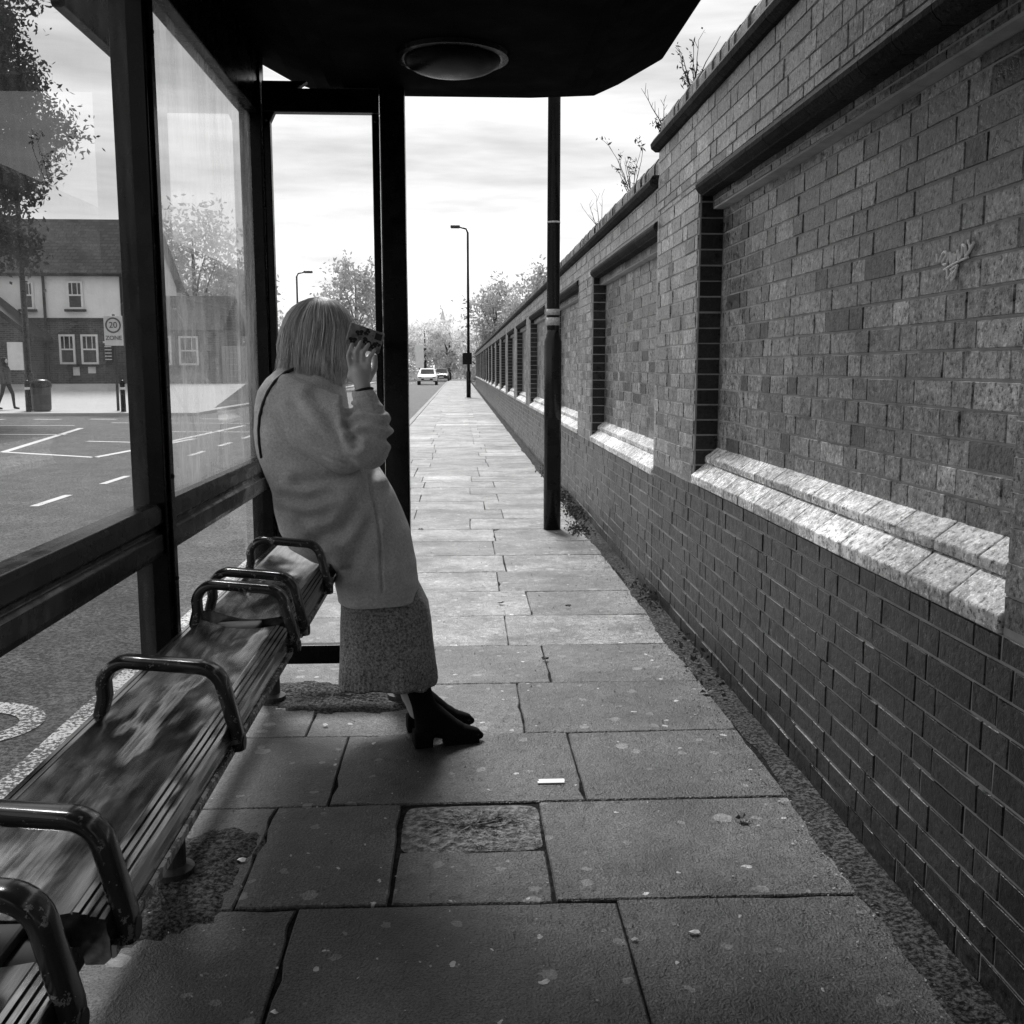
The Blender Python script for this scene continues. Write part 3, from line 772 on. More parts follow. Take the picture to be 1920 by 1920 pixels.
for i,(a,b,c_,d) in enumerate(((165,180,684,700),(137,150,688,704),(193,206,640,643))):
    A=P(a,c_,Y=FY-.02); B=P(b,d,Y=FY-.02); m_=MB(); m_.box(A.x,B.x,FY-.04,FY-.005,B.z,A.z); m_.build('plaque',M['white'],pub)
gx=-19.2
m_=MB(); m_.prism([(gx-2.1,.6),(gx+2.1,.6),(gx+2.1,2.7),(gx,4.35),(gx-2.1,2.7)],FY-1.6,FY-.1); pr=m_.build('porch',M['pubbrick'],pub)
m_=MB(); m_.prism([(gx-2.5,2.40),(gx,4.40),(gx+2.5,2.40),(gx+2.5,2.62),(gx,4.66),(gx-2.5,2.62)],FY-2.0,FY-.1); m_.build('porch_roof',M['darkwood'],pr)
m_=MB(); m_.box(-17.9,-17.3,FY-1.66,FY-1.61,1.3,2.4); m_.build('porch_window',M['white'],pr)
wx0,wx1=-13.49,-10.1
m_=MB(); m_.box(wx0,wx1,FY+.3,FY+5,.3,3.0); wg=m_.build('low_wing',M['pubbrick'],pub)
m_=MB(); ra=[(FY,2.95),(FY+2.6,4.5),(FY+5.3,2.95),(FY+5.3,2.85),(FY+2.6,4.38),(FY,2.85)]
m_.add([(wx0,y,z) for y,z in ra]+[(wx1+.3,y,z) for y,z in ra],RF)
m_.add([(wx1,FY+.3,3.001),(wx1,FY+5,3.001),(wx1,FY+2.6,4.36)],[(0,1,2)]); m_.build('wing_roof',M['tile'],wg)
for (a,b) in ((-12.7,-12.0),(-11.7,-10.9)): window(a,b,1.5,2.7,Y=FY+.3)
fe=empty('timber_fence',(-9.3,44.2,.7),'plain pale timber fence at the side of the low pub wing','fence')
m_=MB()
for k in range(9): m_.box(-10+.16*k,-10+.16*k+.14,44.2,44.24,.6,2.3)
m_.build('boards',M['farpave'],fe)

# ---------------------------------------------------------------- trees
def leaves(cent, rad, nclump, per, size, seed, shape=1.0, sp=.13):
    rg=np.random.RandomState(seed)
    d=rg.normal(size=(nclump,3)); d/=np.linalg.norm(d,axis=1)[:,None]
    r=rg.uniform(.25,1,(nclump,1))**.45
    c=d*r*np.array(rad)*rg.uniform(.85,1.1,(nclump,1))+np.array(cent)
    cs=np.repeat(c,per,axis=0); off=rg.normal(size=cs.shape)*(np.mean(rad)*sp)
    p=cs+off; n=len(p)
    a=rg.normal(size=(n,3)); a/=np.linalg.norm(a,axis=1)[:,None]
    b=np.cross(a,rg.normal(size=(n,3))); b/=np.linalg.norm(b,axis=1)[:,None]
    s=size*rg.uniform(.6,1.3,(n,1))
    V=np.stack([p-a*s,p-b*s*.45,p+a*s,p+b*s*.45],axis=1).reshape(-1,3)
    return V, np.arange(n*4).reshape(-1,4)
def tree(x,y,z0,h,rx,rz,label,mat,seed,ncl=70,per=55,size=.16,tr=.22,group=None,ry=None,sp=.13):
    t=empty('tree',(x,y,z0),label,'tree',group)
    rg=random.Random(seed); cz=h-rz
    m_=MB(); m_.tube([(0,0,-.1),(.05,0,h*.25),(0,.05,cz),(0,0,h*.85)],[tr,tr*.75,tr*.5,tr*.12],10)
    for k in range(9):
        a=rg.uniform(0,6.28); e=rg.uniform(.3,.85); s0=rg.uniform(.3,.7)*cz+.1*h
        q=Vector((math.cos(a)*rx*e,math.sin(a)*rx*e,cz+rg.uniform(-.3,.6)*rz))
        m_.tube([(0,0,s0),q*.5+Vector((0,0,s0*.55)),q],[tr*.4,tr*.2,tr*.05],6)
    m_.build('trunk',M['bark'],t,True,True)
    V,F=leaves((0,0,cz),(rx,ry or rx,rz),ncl,per,size,seed,sp=sp); link('crown',arrays('crown',V,F),mat,t,True)
    return t
tc=P(-75,250,Y=30); tree(tc.x,30,0,12.6,2.55,4.4,'large dark leafy tree at the left edge in front of the pub',M['leafdark'],1,190,240,.09,.28,sp=.10)
tc=P(668,600,Y=72); tree(tc.x,72,0,8.8,2.2,3.4,'rounded pale tree beside the distant road seen between the shelter posts',M['leaf'],2,80,50,.16)
tc=P(930,600,Y=86); tree(tc.x,86,0,8.4,2.5,3.2,'bushy pale tree rising behind the far end of the brick wall',M['leaf'],3,90,50,.17)
tree(5.6,76,0,8.9,2.2,3.6,'pale tree behind the wall, right of the bushy one at its far end',M['leaf'],4,70,50,.16)
tc=P(365,560,Y=56); tree(tc.x,56,.7,9.2,3.6,4.4,'large light leafed tree behind the low wing of the pub',M['leaf'],5,120,60,.15)
tc=P(300,560,Y=60); tree(tc.x,60,.7,8.4,2.6,3.6,'smaller light leafed tree tucked against the pub gable',M['leaf'],15,80,50,.17)
tc=P(445,600,Y=62); tree(tc.x,62,.7,7.0,2.4,3.2,'low light leafed tree between pub wing and the corner post',M['leaf'],25,80,50,.17)
far=[(-40,112),(-34,120),(-29,110),(-24,118),(-19.5,108),(-15,116),(-11,109),(-7.5,121),(-4.2,126),(-1.2,124),(2.0,122),(5.5,116),(9.5,110),(14,116)]
for i,(x,y) in enumerate(far):
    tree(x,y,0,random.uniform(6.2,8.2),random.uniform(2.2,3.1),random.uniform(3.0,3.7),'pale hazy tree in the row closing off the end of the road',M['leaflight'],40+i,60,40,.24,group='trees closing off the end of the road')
V,F=leaves((0,0,1.2),(45,3,1.6),700,24,.26,99); hd=link('hedge',arrays('hedge',V,F),M['leaf']); hd.location=(-8,134,0)
tag(hd,'low hazy hedge behind the far trees at the road end','hedge')
ss=P(830,586,Y=150)
ch=empty('church',(ss.x,150,0),'tiny church spire poking above the trees at the end of the road','church')
m_=MB(); m_.box(-1.2,1.2,-1.2,1.2,0,ss.z-4.0); m_.build('tower',M['farpave'],ch,True)
m_=MB(); zt=ss.z-3.99; m_.add([(-1.1,-1.1,zt),(1.1,-1.1,zt),(1.1,1.1,zt),(-1.1,1.1,zt),(0,0,ss.z+.6)],[(0,1,4),(1,2,4),(2,3,4),(3,0,4)]); m_.build('spire',M['white'],ch,True)
t=empty('roadside_sign',(P(787,690,Y=100).x,100,0),'small pale upright sign beside the far end of the road','sign')
m_=MB(); m_.box(-.4,.4,-.06,.06,1.4,3.6); m_.build('panel',M['white'],t,True,bevel=.02)
m_=MB(); m_.tube([(0,0,-.1),(0,0,1.39)],.06,8); m_.build('post',M['foot'],t,True)

# ---------------------------------------------------------------- cars
def car(x,y,label,paint):
    t=empty('car',(x,y,ZR),label,'car','cars at the far end of the road')
    pr=[(-2.0,.35),(-2.05,.6),(-1.95,.78),(-1.1,.95),(-.45,1.38),(.2,1.46),(1.1,1.42),(1.75,1.0),(1.98,.9),(2.0,.35)]
    m_=MB(); vs=[]
    secs=[(-.86,.93),(-.80,.99),(-.62,1.0),(.62,1.0),(.80,.99),(.86,.93)]
    for xx,sc in secs:
        for (py,pz) in pr:
            k=1-max(0,pz-.95)*.42; vs.append((xx*k,py*sc,.35+(pz-.35)*sc))
    n=len(pr); fs=[(i*n+k,(i+1)*n+k,(i+1)*n+(k+1)%n,i*n+(k+1)%n) for i in range(5) for k in range(n)]+[tuple(range(n)),tuple(5*n+k for k in range(n))[::-1]]
    m_.add(vs,fs); m_.build('body',paint,t,True,bevel=.04)
    m_=MB(); m_.add([(-.62,-1.10,.985),(.62,-1.10,.985),(.54,-.50,1.375),(-.54,-.50,1.375)],[(0,1,2,3)]); m_.build('windscreen',M['pane'],t,True)
    for s in (-1,1):
        m_=MB(); m_.add([(s*.83,-.95,.98),(s*.83,1.5,.98),(s*.72,1.1,1.32),(s*.72,-.4,1.32)],[(0,1,2,3)]); m_.build('side_window',M['pane'],t,True)
        m_=MB(); m_.ell((s*.62,-1.99,.68),(.17,.08,.09),n=12,m=8); m_.build('headlight',M['steel'],t,True,smooth=True)
        m_=MB(); m_.box(s*.98-.09,s*.98+.09,-.8,-.68,.95,1.07); m_.build('wing_mirror',paint,t,True,bevel=.02)
        for yy in (-1.25,1.25):
            m_=MB(); m_.tube([(s*.68,yy,.32),(s*.875,yy,.32)],.32,20); w=m_.build('wheel',M['tyre'],t,True)
            m_=MB(); m_.tube([(s*.876,yy,.32),(s*.885,yy,.32)],.2,12); m_.build('rim',M['steel'],w,True)
    m_=MB(); m_.box(-.5,.5,-2.07,-2.0,.42,.58); m_.build('grille',M['ink'],t,True)
    m_=MB(); m_.box(-.26,.26,-2.085,-2.072,.46,.56); m_.build('number_plate',M['white'],t,True)
car(P(802,720,Y=93).x,93,'white car driving towards the camera on the distant road',M['carpaint'])
car(-2.0,114,'dark car far beyond the white car, by the trees',M['cardark'])

# ---------------------------------------------------------------- walking person across the road
wp=P(14,768,Z=0)
w=empty('person',(wp.x,wp.y,0),'person walking past the pub in a patterned jacket and dark trousers','person')
m_=MB()
m_.cap((0,0,1.56),.085,(0,0,1.64),.085); m_.cap((0,0,1.42),.05,(0,0,1.55),.05)
m_.cap((0,0,1.0),.13,(0,0,1.36),.15)
for s in (-1,1):
    m_.cap((.0,s*.09,.95),.085,(s*.14+.03,s*.09,.52),.06); m_.cap((s*.14+.03,s*.09,.52),.06,(s*.24-.04,s*.09,.09),.04); m_.cap((s*.24-.04,s*.09,.06),.04,(s*.24+.1,s*.09,.04),.035)
    m_.cap((0,s*.17,1.38),.06,(-s*.08,s*.22,1.1),.045); m_.cap((-s*.08,s*.22,1.1),.045,(-s*.02+.08,s*.2,.88),.035)
remeshed(m_,'body',M['trouser'],.02,3,w,local=True)
m_=MB(); m_.loft([(.86,-.17,.17,.2,0),(1.1,-.15,.15,.2,0),(1.35,-.15,.15,.22,0),(1.45,-.08,.08,.1,0)],20); 
for s in (-1,1): m_.cap((0,s*.18,1.37),.075,(-s*.08,s*.23,1.1),.065); m_.cap((-s*.08,s*.23,1.1),.06,(-s*.02+.06,s*.21,.93),.05)
remeshed(m_,'jacket',M['jacket'],.02,3,w,local=True)
m_=MB(); m_.ell((-.015,0,1.64),(.1,.095,.11),n=14,m=10); m_.build('hair',M['trouser'],w,True,smooth=True)
m_=MB(); m_.ell((.045,0,1.61),(.065,.07,.085),n=14,m=10); m_.build('face',M['skin'],w,True,smooth=True)

# ---------------------------------------------------------------- the woman
per_=empty('person',(-.35,3.72,0),'woman in pale wool coat and black boots leaning on the bench holding a phone','person')
YC=3.72
F_yaw=R(22)
HC=Vector((-.492,YC,1.492))
HM=Matrix.Rotation(F_yaw,3,'Z')@Matrix.Rotation(R(16),3,'Y')
def h(x,y,z): return HC+HM@Vector((x,y,z))
bd=MB()
bd.ell(HC+HM@Vector((-.008,0,.012)),(.095,.076,.105),HM,24,16)
bd.ell(h(.03,0,-.045),(.06,.055,.07),HM,20,12)
bd.cap(h(.075,0,-.095),.018,h(.06,0,-.09),.024)
bd.cap(h(.088,0,.012),.008,h(.108,0,-.025),.0115)
bd.cap(h(.098,.008,-.028),.007,h(.098,-.008,-.028),.007)
bd.cap(h(.087,-.016,-.056),.0065,h(.087,.016,-.056),.0065)
bd.cap(h(.085,-.015,-.066),.007,h(.085,.015,-.066),.007)
bd.cap(h(.08,-.035,.03),.010,h(.08,.035,.03),.010)
for s in (-1,1):
    bd.ell(h(-.005,s*.078,-.01),(.018,.008,.03),HM,12,8)
    bd.ell(h(.065,s*.035,-.03),(.022,.02,.022),HM,12,8)
bd.cap((-.565,YC,1.33),.058,h(-.02,0,-.06),.052)
bd.loft([(.74,-.58,-.33,.14,YC),(.85,-.60,-.34,.155,YC),(1.0,-.62,-.38,.14,YC),(1.2,-.66,-.43,.165,YC),(1.32,-.65,-.46,.16,YC),(1.37,-.62,-.50,.08,YC)],24,2)
legs=[(3.635,-.150),(3.80,-.185)]
for (ly,ax),s in zip(legs,(-1,1)):
    bd.cap((-.44,YC+s*.08,.80),.082,(-.285,YC+s*.085,.50),.058); bd.cap((-.285,YC+s*.085,.50),.056,(ax-.012,ly+.02,.13),.036)
WR=P(684,742,Y=3.50); EL=P(700,838,Y=3.49); SHO=Vector((-.575,3.56,1.285))
bd.cap(SHO,.055,EL,.042); bd.cap(EL,.042,WR,.027)
K=P(674,700,Y=3.512)
bd.cap(WR,.026,K,.030); bd.cap(P(662,706,Y=3.522),.021,P(666,690,Y=3.515),.020); bd.cap(P(685,708,Y=3.518),.019,P(687,690,Y=3.51),.018)
for i,(bx,by,mx_,my,tx_,ty) in enumerate(((658,692,653,668,660,646),(669,688,667,661,677,641),(680,688,680,662,691,646),(690,693,693,670,702,657))):
    r0=.0096-.0006*(i==3)
    bd.cap(P(bx,by,Y=3.512),r0,P(mx_,my,Y=3.502),r0*.92); bd.cap(P(mx_,my,Y=3.502),r0*.92,P(tx_,ty,Y=3.516),r0*.8)
bd.cap(P(690,712,Y=3.53),.013,P(703,690,Y=3.552),.0105); bd.cap(P(703,690,Y=3.552),.0105,P(703,668,Y=3.562),.009)
LE=Vector((-.50,3.96,1.04)); LW=Vector((-.40,3.90,.93)); LS=Vector((-.575,3.88,1.285))
bd.cap(LS,.055,LE,.042); bd.cap(LE,.042,LW,.027); bd.cap(LW,.026,LW+Vector((.035,-.03,-.05)),.028)
for i in range(4):
    b0=LW+Vector((.05,-.06+.018*i,-.075)); bd.cap(b0,.009,b0+Vector((.012,-.012,-.03)),.0085); bd.cap(b0+Vector((.012,-.012,-.03)),.0085,b0+Vector((.012,-.03,-.045)),.0075)
bd.cap(LW+Vector((.04,-.05,-.03)),.012,LW+Vector((.06,-.075,-.06)),.0095)
body=remeshed(bd,'body',M['skin'],.0048,2,per_)
for s in (-1,1):
    e=MB(); e.ell(h(.083,s*.031,.008),(.011,.011,.010),HM,12,8); e.build('eye',M['white'],body,smooth=True)
def boot(y,xh,ang):
    m_=MB()
    m_.cap((.035,0,.078),.038,(.15,0,.046),.038); m_.cap((.15,0,.042),.040,(.222,0,.028),.025); m_.cap((.22,0,.026),.024,(.243,0,.020),.015)
    m_.cap((.045,0,.13),.048,(.120,0,.07),.040); m_.cap((.06,0,.10),.046,(.15,0,.05),.038)
    m_.cap((.044,0,.09),.044,(.028,0,.17),.045); m_.cap((.028,0,.17),.045,(.004,0,.245),.047)
    m_.box(-.008,.062,-.034,.034,0,.06)
    m_.box(.105,.236,-.030,.030,.0,.03)
    Mx=Matrix.Translation((xh,y,0))@Matrix.Rotation(ang,4,'Z')
    def post(co,no):
        co[:,2]=np.maximum(co[:,2],.0); return np.array([Mx@Vector(c) for c in co])
    return remeshed(m_,'boot',M['boot'],.005,2,per_,post)
boot(3.63,-.172,R(12)); boot(3.80,-.205,R(10))
n=220; vs=[]; rings=[(.232,-.450,-.098,.195),(.242,-.454,-.094,.20),(.285,-.450,-.098,.198),(.32,-.449,-.100,.194),(.37,-.447,-.106,.188),(.45,-.444,-.112,.180),(.52,-.440,-.122,.172),(.58,-.435,-.15,.165),(.68,-.46,-.2,.16),(.80,-.56,-.26,.15)]
sk=MB()
def ringpts(z,x0,x1,hy,inset=0):
    out=[]
    for k in range(n):
        a=2*math.pi*k/n; c=math.cos(a); s_=math.sin(a); p=2.8
        f=max(0,min(1,(.62-z)/.4)); w=1+f*(.026*math.sin(a*5+z*6)+.018*math.sin(a*11+1.3+z*9))
        if z<.30: w+=.012*math.sin(a*60)
        w-=inset
        out.append(((x0+x1)/2+(x1-x0)/2*w*math.copysign(abs(c)**(2/p),c),YC+hy*w*math.copysign(abs(s_)**(2/p),s_),z+(.006*math.sin(a*3)+.003*math.sin(a*11+1.3) if z<.27 else 0)))
    return out
allr=[(.262,-.445,-.100,.19,.06)]+[r+(0,) for r in rings]
for r in allr: vs+=ringpts(*r)
fs=[(i*n+k,i*n+(k+1)%n,(i+1)*n+(k+1)%n,(i+1)*n+k) for i in range(len(allr)-1) for k in range(n)]+[tuple(range(n))[::-1]]
sk.add(vs,fs); sk.build('skirt',M['skirt'],per_,smooth=True)
ct=MB()
ct.loft([(.545,-.452,-.150,.205,YC),(.60,-.453,-.156,.207,YC),(.68,-.458,-.163,.208,YC),(.705,-.55,-.17,.207,YC),(.74,-.625,-.178,.208,YC),(.80,-.655,-.19,.212,YC),(.87,-.668,-.215,.215,YC),(.94,-.678,-.245,.216,YC),(1.0,-.70,-.28,.214,YC),(1.075,-.722,-.33,.212,YC),(1.16,-.73,-.38,.214,YC),(1.24,-.726,-.40,.212,YC),(1.30,-.71,-.405,.195,YC),(1.345,-.685,-.415,.155,YC),(1.375,-.655,-.43,.10,YC),(1.40,-.63,-.45,.075,YC)],48,2.4)
ct.cap((-.60,3.86,1.275),.095,LE,.08); ct.cap(LE,.075,LW,.045)
ct.cap((-.60,3.59,1.27),.09,P(590,800,Y=3.56),.095)
slv=MB()
slv.cap((-.60,3.585,1.27),.092,P(612,792,Y=3.53),.102); slv.cap(P(612,792,Y=3.53),.102,P(688,838,Y=3.488),.076)
slv.cap(P(575,805,Y=3.56),.085,P(645,848,Y=3.52),.078)
slv.cap(P(690,838,Y=3.488),.074,P(698,800,Y=3.486),.062); slv.cap(P(698,800,Y=3.486),.062,P(688,762,Y=3.498),.045); slv.cap(P(688,764,Y=3.498),.045,P(684,748,Y=3.50),.042)
def seg_d(px,pz,a,b):
    ax,az=a; bx,bz=b; dx=bx-ax; dz=bz-az; t=np.clip(((px-ax)*dx+(pz-az)*dz)/(dx*dx+dz*dz),0,1)
    return np.hypot(px-ax-t*dx,pz-az-t*dz)
def make_post(cre):
    def f(co,no):
        d=np.zeros(len(co)); near=np.clip((3.74-co[:,1])/.06,0,1)
        for segs,w,dp in cre:
            dd=np.min([seg_d(co[:,0],co[:,2],a,b) for a,b in segs],axis=0)
            d-=dp*np.exp(-(dd/w)**2)*near; d+=dp*.4*np.exp(-((dd-w*2.1)/w)**2)*near
        x,y,z=co.T
        d+=.004*np.sin(x*25+z*14+y*9)*np.sin(z*17-y*13+x*7)
        return co+no*d[:,None]
    return f
def cr(L,pts,w,d,Y=3.5):
    q=[P(x,y,Y=Y) for x,y in pts]
    L.append(([((a.x,a.z),(b.x,b.z)) for a,b in zip(q,q[1:])],w,d))
C1=[]; C2=[]
cr(C1,[(560,905),(610,903),(655,890)],.020,.012); cr(C1,[(528,935),(575,940),(625,922)],.018,.012)
cr(C1,[(526,962),(570,972),(606,966)],.018,.008)
cr(C1,[(695,892),(675,950),(640,995),(590,1015)],.022,.017); cr(C1,[(705,930),(692,985),(665,1040),(650,1075)],.022,.015)
cr(C1,[(690,890),(705,960),(712,1030),(716,1110)],.005,.009); cr(C1,[(722,890),(742,955),(754,1020),(766,1090)],.016,.009)
cr(C1,[(560,980),(600,1040),(628,1090)],.022,.010); cr(C1,[(600,700),(640,720),(655,750)],.012,.006)
cr(C2,[(508,785),(545,822),(600,850),(655,870)],.005,.004)
cr(C2,[(655,792),(690,784),(728,796)],.010,.014); cr(C2,[(664,818),(695,808),(732,824)],.012,.013); cr(C2,[(660,770),(685,764),(715,772)],.008,.010)
cr(C2,[(652,750),(656,790),(672,830)],.014,.020); cr(C2,[(590,740),(622,780),(650,830)],.020,.010); cr(C2,[(555,765),(600,810),(655,855)],.018,.007)
coat=remeshed(ct,'coat',M['coat'],.0065,5,per_,make_post(C1))
sleeve=remeshed(slv,'sleeve',M['coat'],.006,5,coat,make_post(C2)); sleeve.matrix_parent_inverse=Matrix.Identity(4)
cu_=MB(); d=(WR-P(690,775,Y=3.5)).normalized(); u,v=frame(d); c0=P(684,752,Y=3.50)
cu_.tube([c0+(u*math.cos(a)+v*math.sin(a))*.040 for a in [2*math.pi*k/24 for k in range(25)]],.0075,8); cf=cu_.build('cuff',M['coat'],coat,smooth=True); cf.matrix_parent_inverse=Matrix.Identity(4)
cl_=MB(); pts=[]
for k in range(17):
    a=R(-150+k*300/16)+math.pi; pts.append((-.545+.085*math.cos(a),YC+.082*math.sin(a),1.385+.018*math.cos(a)*-1))
cl_.tube(pts,.022,12); cl_.build('collar',M['coat'],per_,smooth=True)
m_=MB(); d=(K-WR).normalized(); u,v=frame(d); c0=WR+d*.018
m_.tube([c0+(u*math.cos(a)+v*math.sin(a))*.031 for a in [2*math.pi*k/20 for k in range(21)]],.0045,8); m_.build('bracelet',M['strap'],per_,smooth=True)
HX=-.505; HY=YC; HZ=1.495
def hair_path(phi,rs,zend,nn=12,flick=0.):
    out=[]; rx,ry,rz=.125*rs,.118*rs,.128*rs
    for i in range(nn):
        u=i/(nn-1)
        th=R(4)+min(u/.62,1)*R(88)
        x=HX+rx*math.sin(th)*math.cos(phi)+.012*(1-u); y=HY+ry*math.sin(th)*math.sin(phi); z=HZ+rz*math.cos(th)
        if u>.62:
            k=(u-.62)/.38; z0=z; z=z0+(zend-z0)*k
            s_=1+(.05*math.sin(k*2.6))-.16*k*k+flick*k*k*k
            x=HX+(x-HX)*s_; y=HY+(y-HY)*s_
        out.append((x,y,z))
    return out
hb=MB(); A0,A1=R(82),R(338)
grid=[]; nph=60
for j in range(nph+1):
    phi=A0+(A1-A0)*j/nph; grid.append(hair_path(phi,.94,1.37-.02*(math.cos(phi)>.3)))
vs=[p for r in grid for p in r]; fs=[(j*12+i,(j+1)*12+i,(j+1)*12+i+1,j*12+i+1) for j in range(nph) for i in range(11)]
hb.add(vs,fs,.2)
gr=[]
for j in range(21):
    phi=A1-2*math.pi+(A0-(A1-2*math.pi))*j/20; gr.append(hair_path(phi,.94,1.46)[:6])
vs=[p for r in gr for p in r]; hb.add(vs,[(j*6+i,(j+1)*6+i,(j+1)*6+i+1,j*6+i+1) for j in range(20) for i in range(5)],.2)
locks=[(random.uniform(A0,A1),random.uniform(-.20,.34),random.uniform(-.03,.045),random.uniform(.8,1.25),random.uniform(0,6.28),random.uniform(.003,.014)) for _ in range(95)]
for k in range(4200):
    if k<3800:
        L0=random.choice(locks); phi=L0[0]+random.gauss(0,.08); phi=min(max(phi,A0-.06),A1+.06)
        fl=L0[1]+random.uniform(-.06,.06); dz=L0[2]; tg=L0[3]; ph0=L0[4]+random.uniform(-.4,.4); am=L0[5]
    else:
        phi=random.uniform(A1-2*math.pi,A0); fl=0; dz=0; tg=1; ph0=random.uniform(0,6.28); am=.003
    rs=random.uniform(.955,1.045); ze=1.352+dz+random.uniform(-.014,.018)-(.026 if math.cos(phi)>.25 else 0)
    p=hair_path(phi,rs,ze,12,fl)
    if k>=3800: p=p[:random.randint(5,7)]
    L=len(p); tw=random.uniform(-.010,.010)
    p=[(x+(am*math.sin(ph0+i*.75)+tw)*(i/L),y+am*math.cos(ph0+i*.65)*(i/L),z) for i,(x,y,z) in enumerate(p)]
    r0=random.uniform(.0007,.0015)
    hb.tube(p,[r0*(1 if i<L-2 else (.6 if i==L-2 else .15)) for i in range(L)],3,min(.97,tg*random.choice([random.uniform(.4,.6),random.uniform(.6,.8),random.uniform(.8,.97)])))
hb.build('hair',M['hair'],per_,smooth=True)
pc=P(688,636,Y=3.535)
ph=empty('phone',pc,'patterned phone case with dark butterflies held up to her face','phone')
PM=Matrix.Rotation(R(12),4,'Z')@Matrix.Rotation(R(18),4,'Y')
def prot(o): 
    o.data.transform(PM); return o
m_=MB(); m_.box(-.068,.052,-.005,.005,-.037,.037); o=m_.build('case',M['phone'],ph,True,bevel=.004,seg=3); prot(o)
m_=MB(); m_.box(-.064,.048,.0055,.007,-.033,.033); prot(m_.build('screen',M['pane'],ph,True))
m_=MB(); m_.box(.022,.046,-.0075,-.0055,.008,.03); prot(m_.build('camera_bump',M['ink'],ph,True,bevel=.0008))
for (cx,cz,s_,an) in ((-.03,.012,.010,.4),(.0,-.010,.012,-.5),(.026,-.016,.010,.9),(-.006,.022,.009,1.2),(.040,-.006,.007,-.3),(-.045,-.018,.010,.2)):
    m_=MB()
    for (ux,uz,rr) in ((-.7,.35,.75),(.7,.35,.75),(-.5,-.5,.5),(.5,-.5,.5)):
        pts=[]
        for k in range(10):
            a=2*math.pi*k/10; x=(ux+rr*math.cos(a))*s_; z=(uz+rr*.8*math.sin(a))*s_
            pts.append((cx+x*math.cos(an)-z*math.sin(an),-.0062-.0001*len(m_.f),cz+x*math.sin(an)+z*math.cos(an)))
        m_.add(pts,[tuple(range(10))])
    prot(m_.build('butterfly_print',M['ink'],ph,True))
bg=empty('shoulder_bag',(-.6,3.9,.9),'black shoulder bag with its thin strap crossing the back of the pale coat','bag')
from mathutils.bvhtree import BVHTree
trees_=[BVHTree.FromPolygons([v.co.copy() for v in q.vertices],[tuple(p.vertices) for p in q.polygons]) for q in (coat.data,sleeve.data)]
O=Vector((0,0,CAM_H)); pts=[]
sq=[(606,694),(580,690),(556,691),(535,700),(516,716),(503,735),(494,757),(488,780),(486,805),(487,830),(491,855)]
for (x,y) in sq:
    d=RAY(x,y).normalized(); best=None
    for bt in trees_:
        hit=bt.ray_cast(O,d)
        if hit[0] is not None and 3.2<hit[0].y<3.85 and (best is None or hit[3]<best[3]): best=hit
    if best: pts.append(best[0]+best[1].normalized()*(.002 if best[1].dot(d)<0 else -.002))
pts+=[Vector((-.735,3.84,1.0)),Vector((-.67,3.955,.93))]
m_=MB(); m_.tube(pts,.006,8); m_.build('strap',M['strap'],bg,smooth=True)
m_=MB(); m_.box(-.70,-.46,3.955,4.03,.76,.94); m_.build('pouch',M['strap'],bg,bevel=.02,seg=3)

# ---------------------------------------------------------------- litter, leaves, weeds
def leaf_thing(px,py,s_,label,z=0):
    p=P(px,py,Z=z); t=MB(); n=14; a0=random.uniform(0,6.28); vs=[(p.x,p.y,p.z+.010)]
    for k in range(n):
        a=2*math.pi*k/n; r=s_*(1 if k%3 else 1.5)*random.uniform(.7,1); vs.append((p.x+r*math.cos(a+a0)*.9,p.y+r*math.sin(a+a0)*.7,p.z+.006+random.uniform(0,.018)))
    t.add(vs,[(0,1+k,1+(k+1)%n) for k in range(n)]); o=t.build('leaf',M['leaf_litter']); tag(o,label,'leaf','fallen leaves on the pavement')
leaf_thing(1325,1302,.028,'curled pale leaf lying near the foot of the brick wall')
leaf_thing(940,1134,.022,'dark crumpled leaf on the slabs midway along the pavement')
leaf_thing(1392,1540,.022,'flat leaf on the near slabs toward the wall')
leaf_thing(930,997,.022,'small leaf left of the lamp column on the slabs')
leaf_thing(790,995,.022,'small leaf beside the right edge of the pale coat')
leaf_thing(1022,1240,.02,'leaf lodged in a slab joint beyond the boots')
leaf_thing(1065,1140,.016,'tiny leaf on the slabs below the lamp column')
p=P(1033,1468,Z=0)
m_=MB(); m_.box(p.x-.045,p.x+.045,p.y-.012,p.y+.004,.003,.006); m_.box(p.x-.04,p.x+.047,p.y+.004,p.y+.022,.003,.0055); tag(m_.build('paper_slip',M['paper']),'small white paper slip lying on the slab in front of the boots','paper')
for i,(px,py,lab) in enumerate(((610,1362,'white scrap of litter on the rough grit behind the boots'),(455,1615,'white scrap of litter under the near end of the bench'),(1302,1752,'small white scrap on the nearest slab'),(1190,1765,'tiny white scrap in the middle of the nearest slab'),(515,1903,'tiny white scrap at the bottom edge in a slab joint'))):
    p=P(px,py,Z=0); m_=MB(); n=8; s_=1 if i<3 else .6; m_.add([(p.x,p.y,.012)]+[(p.x+s_*.018*math.cos(k*.785)*random.uniform(.5,1),p.y+s_*.013*math.sin(k*.785)*random.uniform(.5,1),.004+random.uniform(0,.006)) for k in range(n)],[(0,1+k,1+(k+1)%n) for k in range(n)])
    tag(m_.build('litter_scrap',M['paper']),lab,'litter')
rg=np.random.RandomState(8); nn=3400
gx_=np.where(rg.rand(nn)<.45,1.06-np.abs(rg.normal(0,.07,nn)),rg.uniform(-1.1,1.05,nn)); gy=rg.uniform(1.8,9,nn)
p=np.stack([gx_,gy,np.full(nn,.004)],1); a=rg.normal(size=(nn,3)); a[:,2]*=.3; a/=np.linalg.norm(a,axis=1)[:,None]; b=np.cross(a,rg.normal(size=(nn,3))); b/=np.linalg.norm(b,axis=1)[:,None]
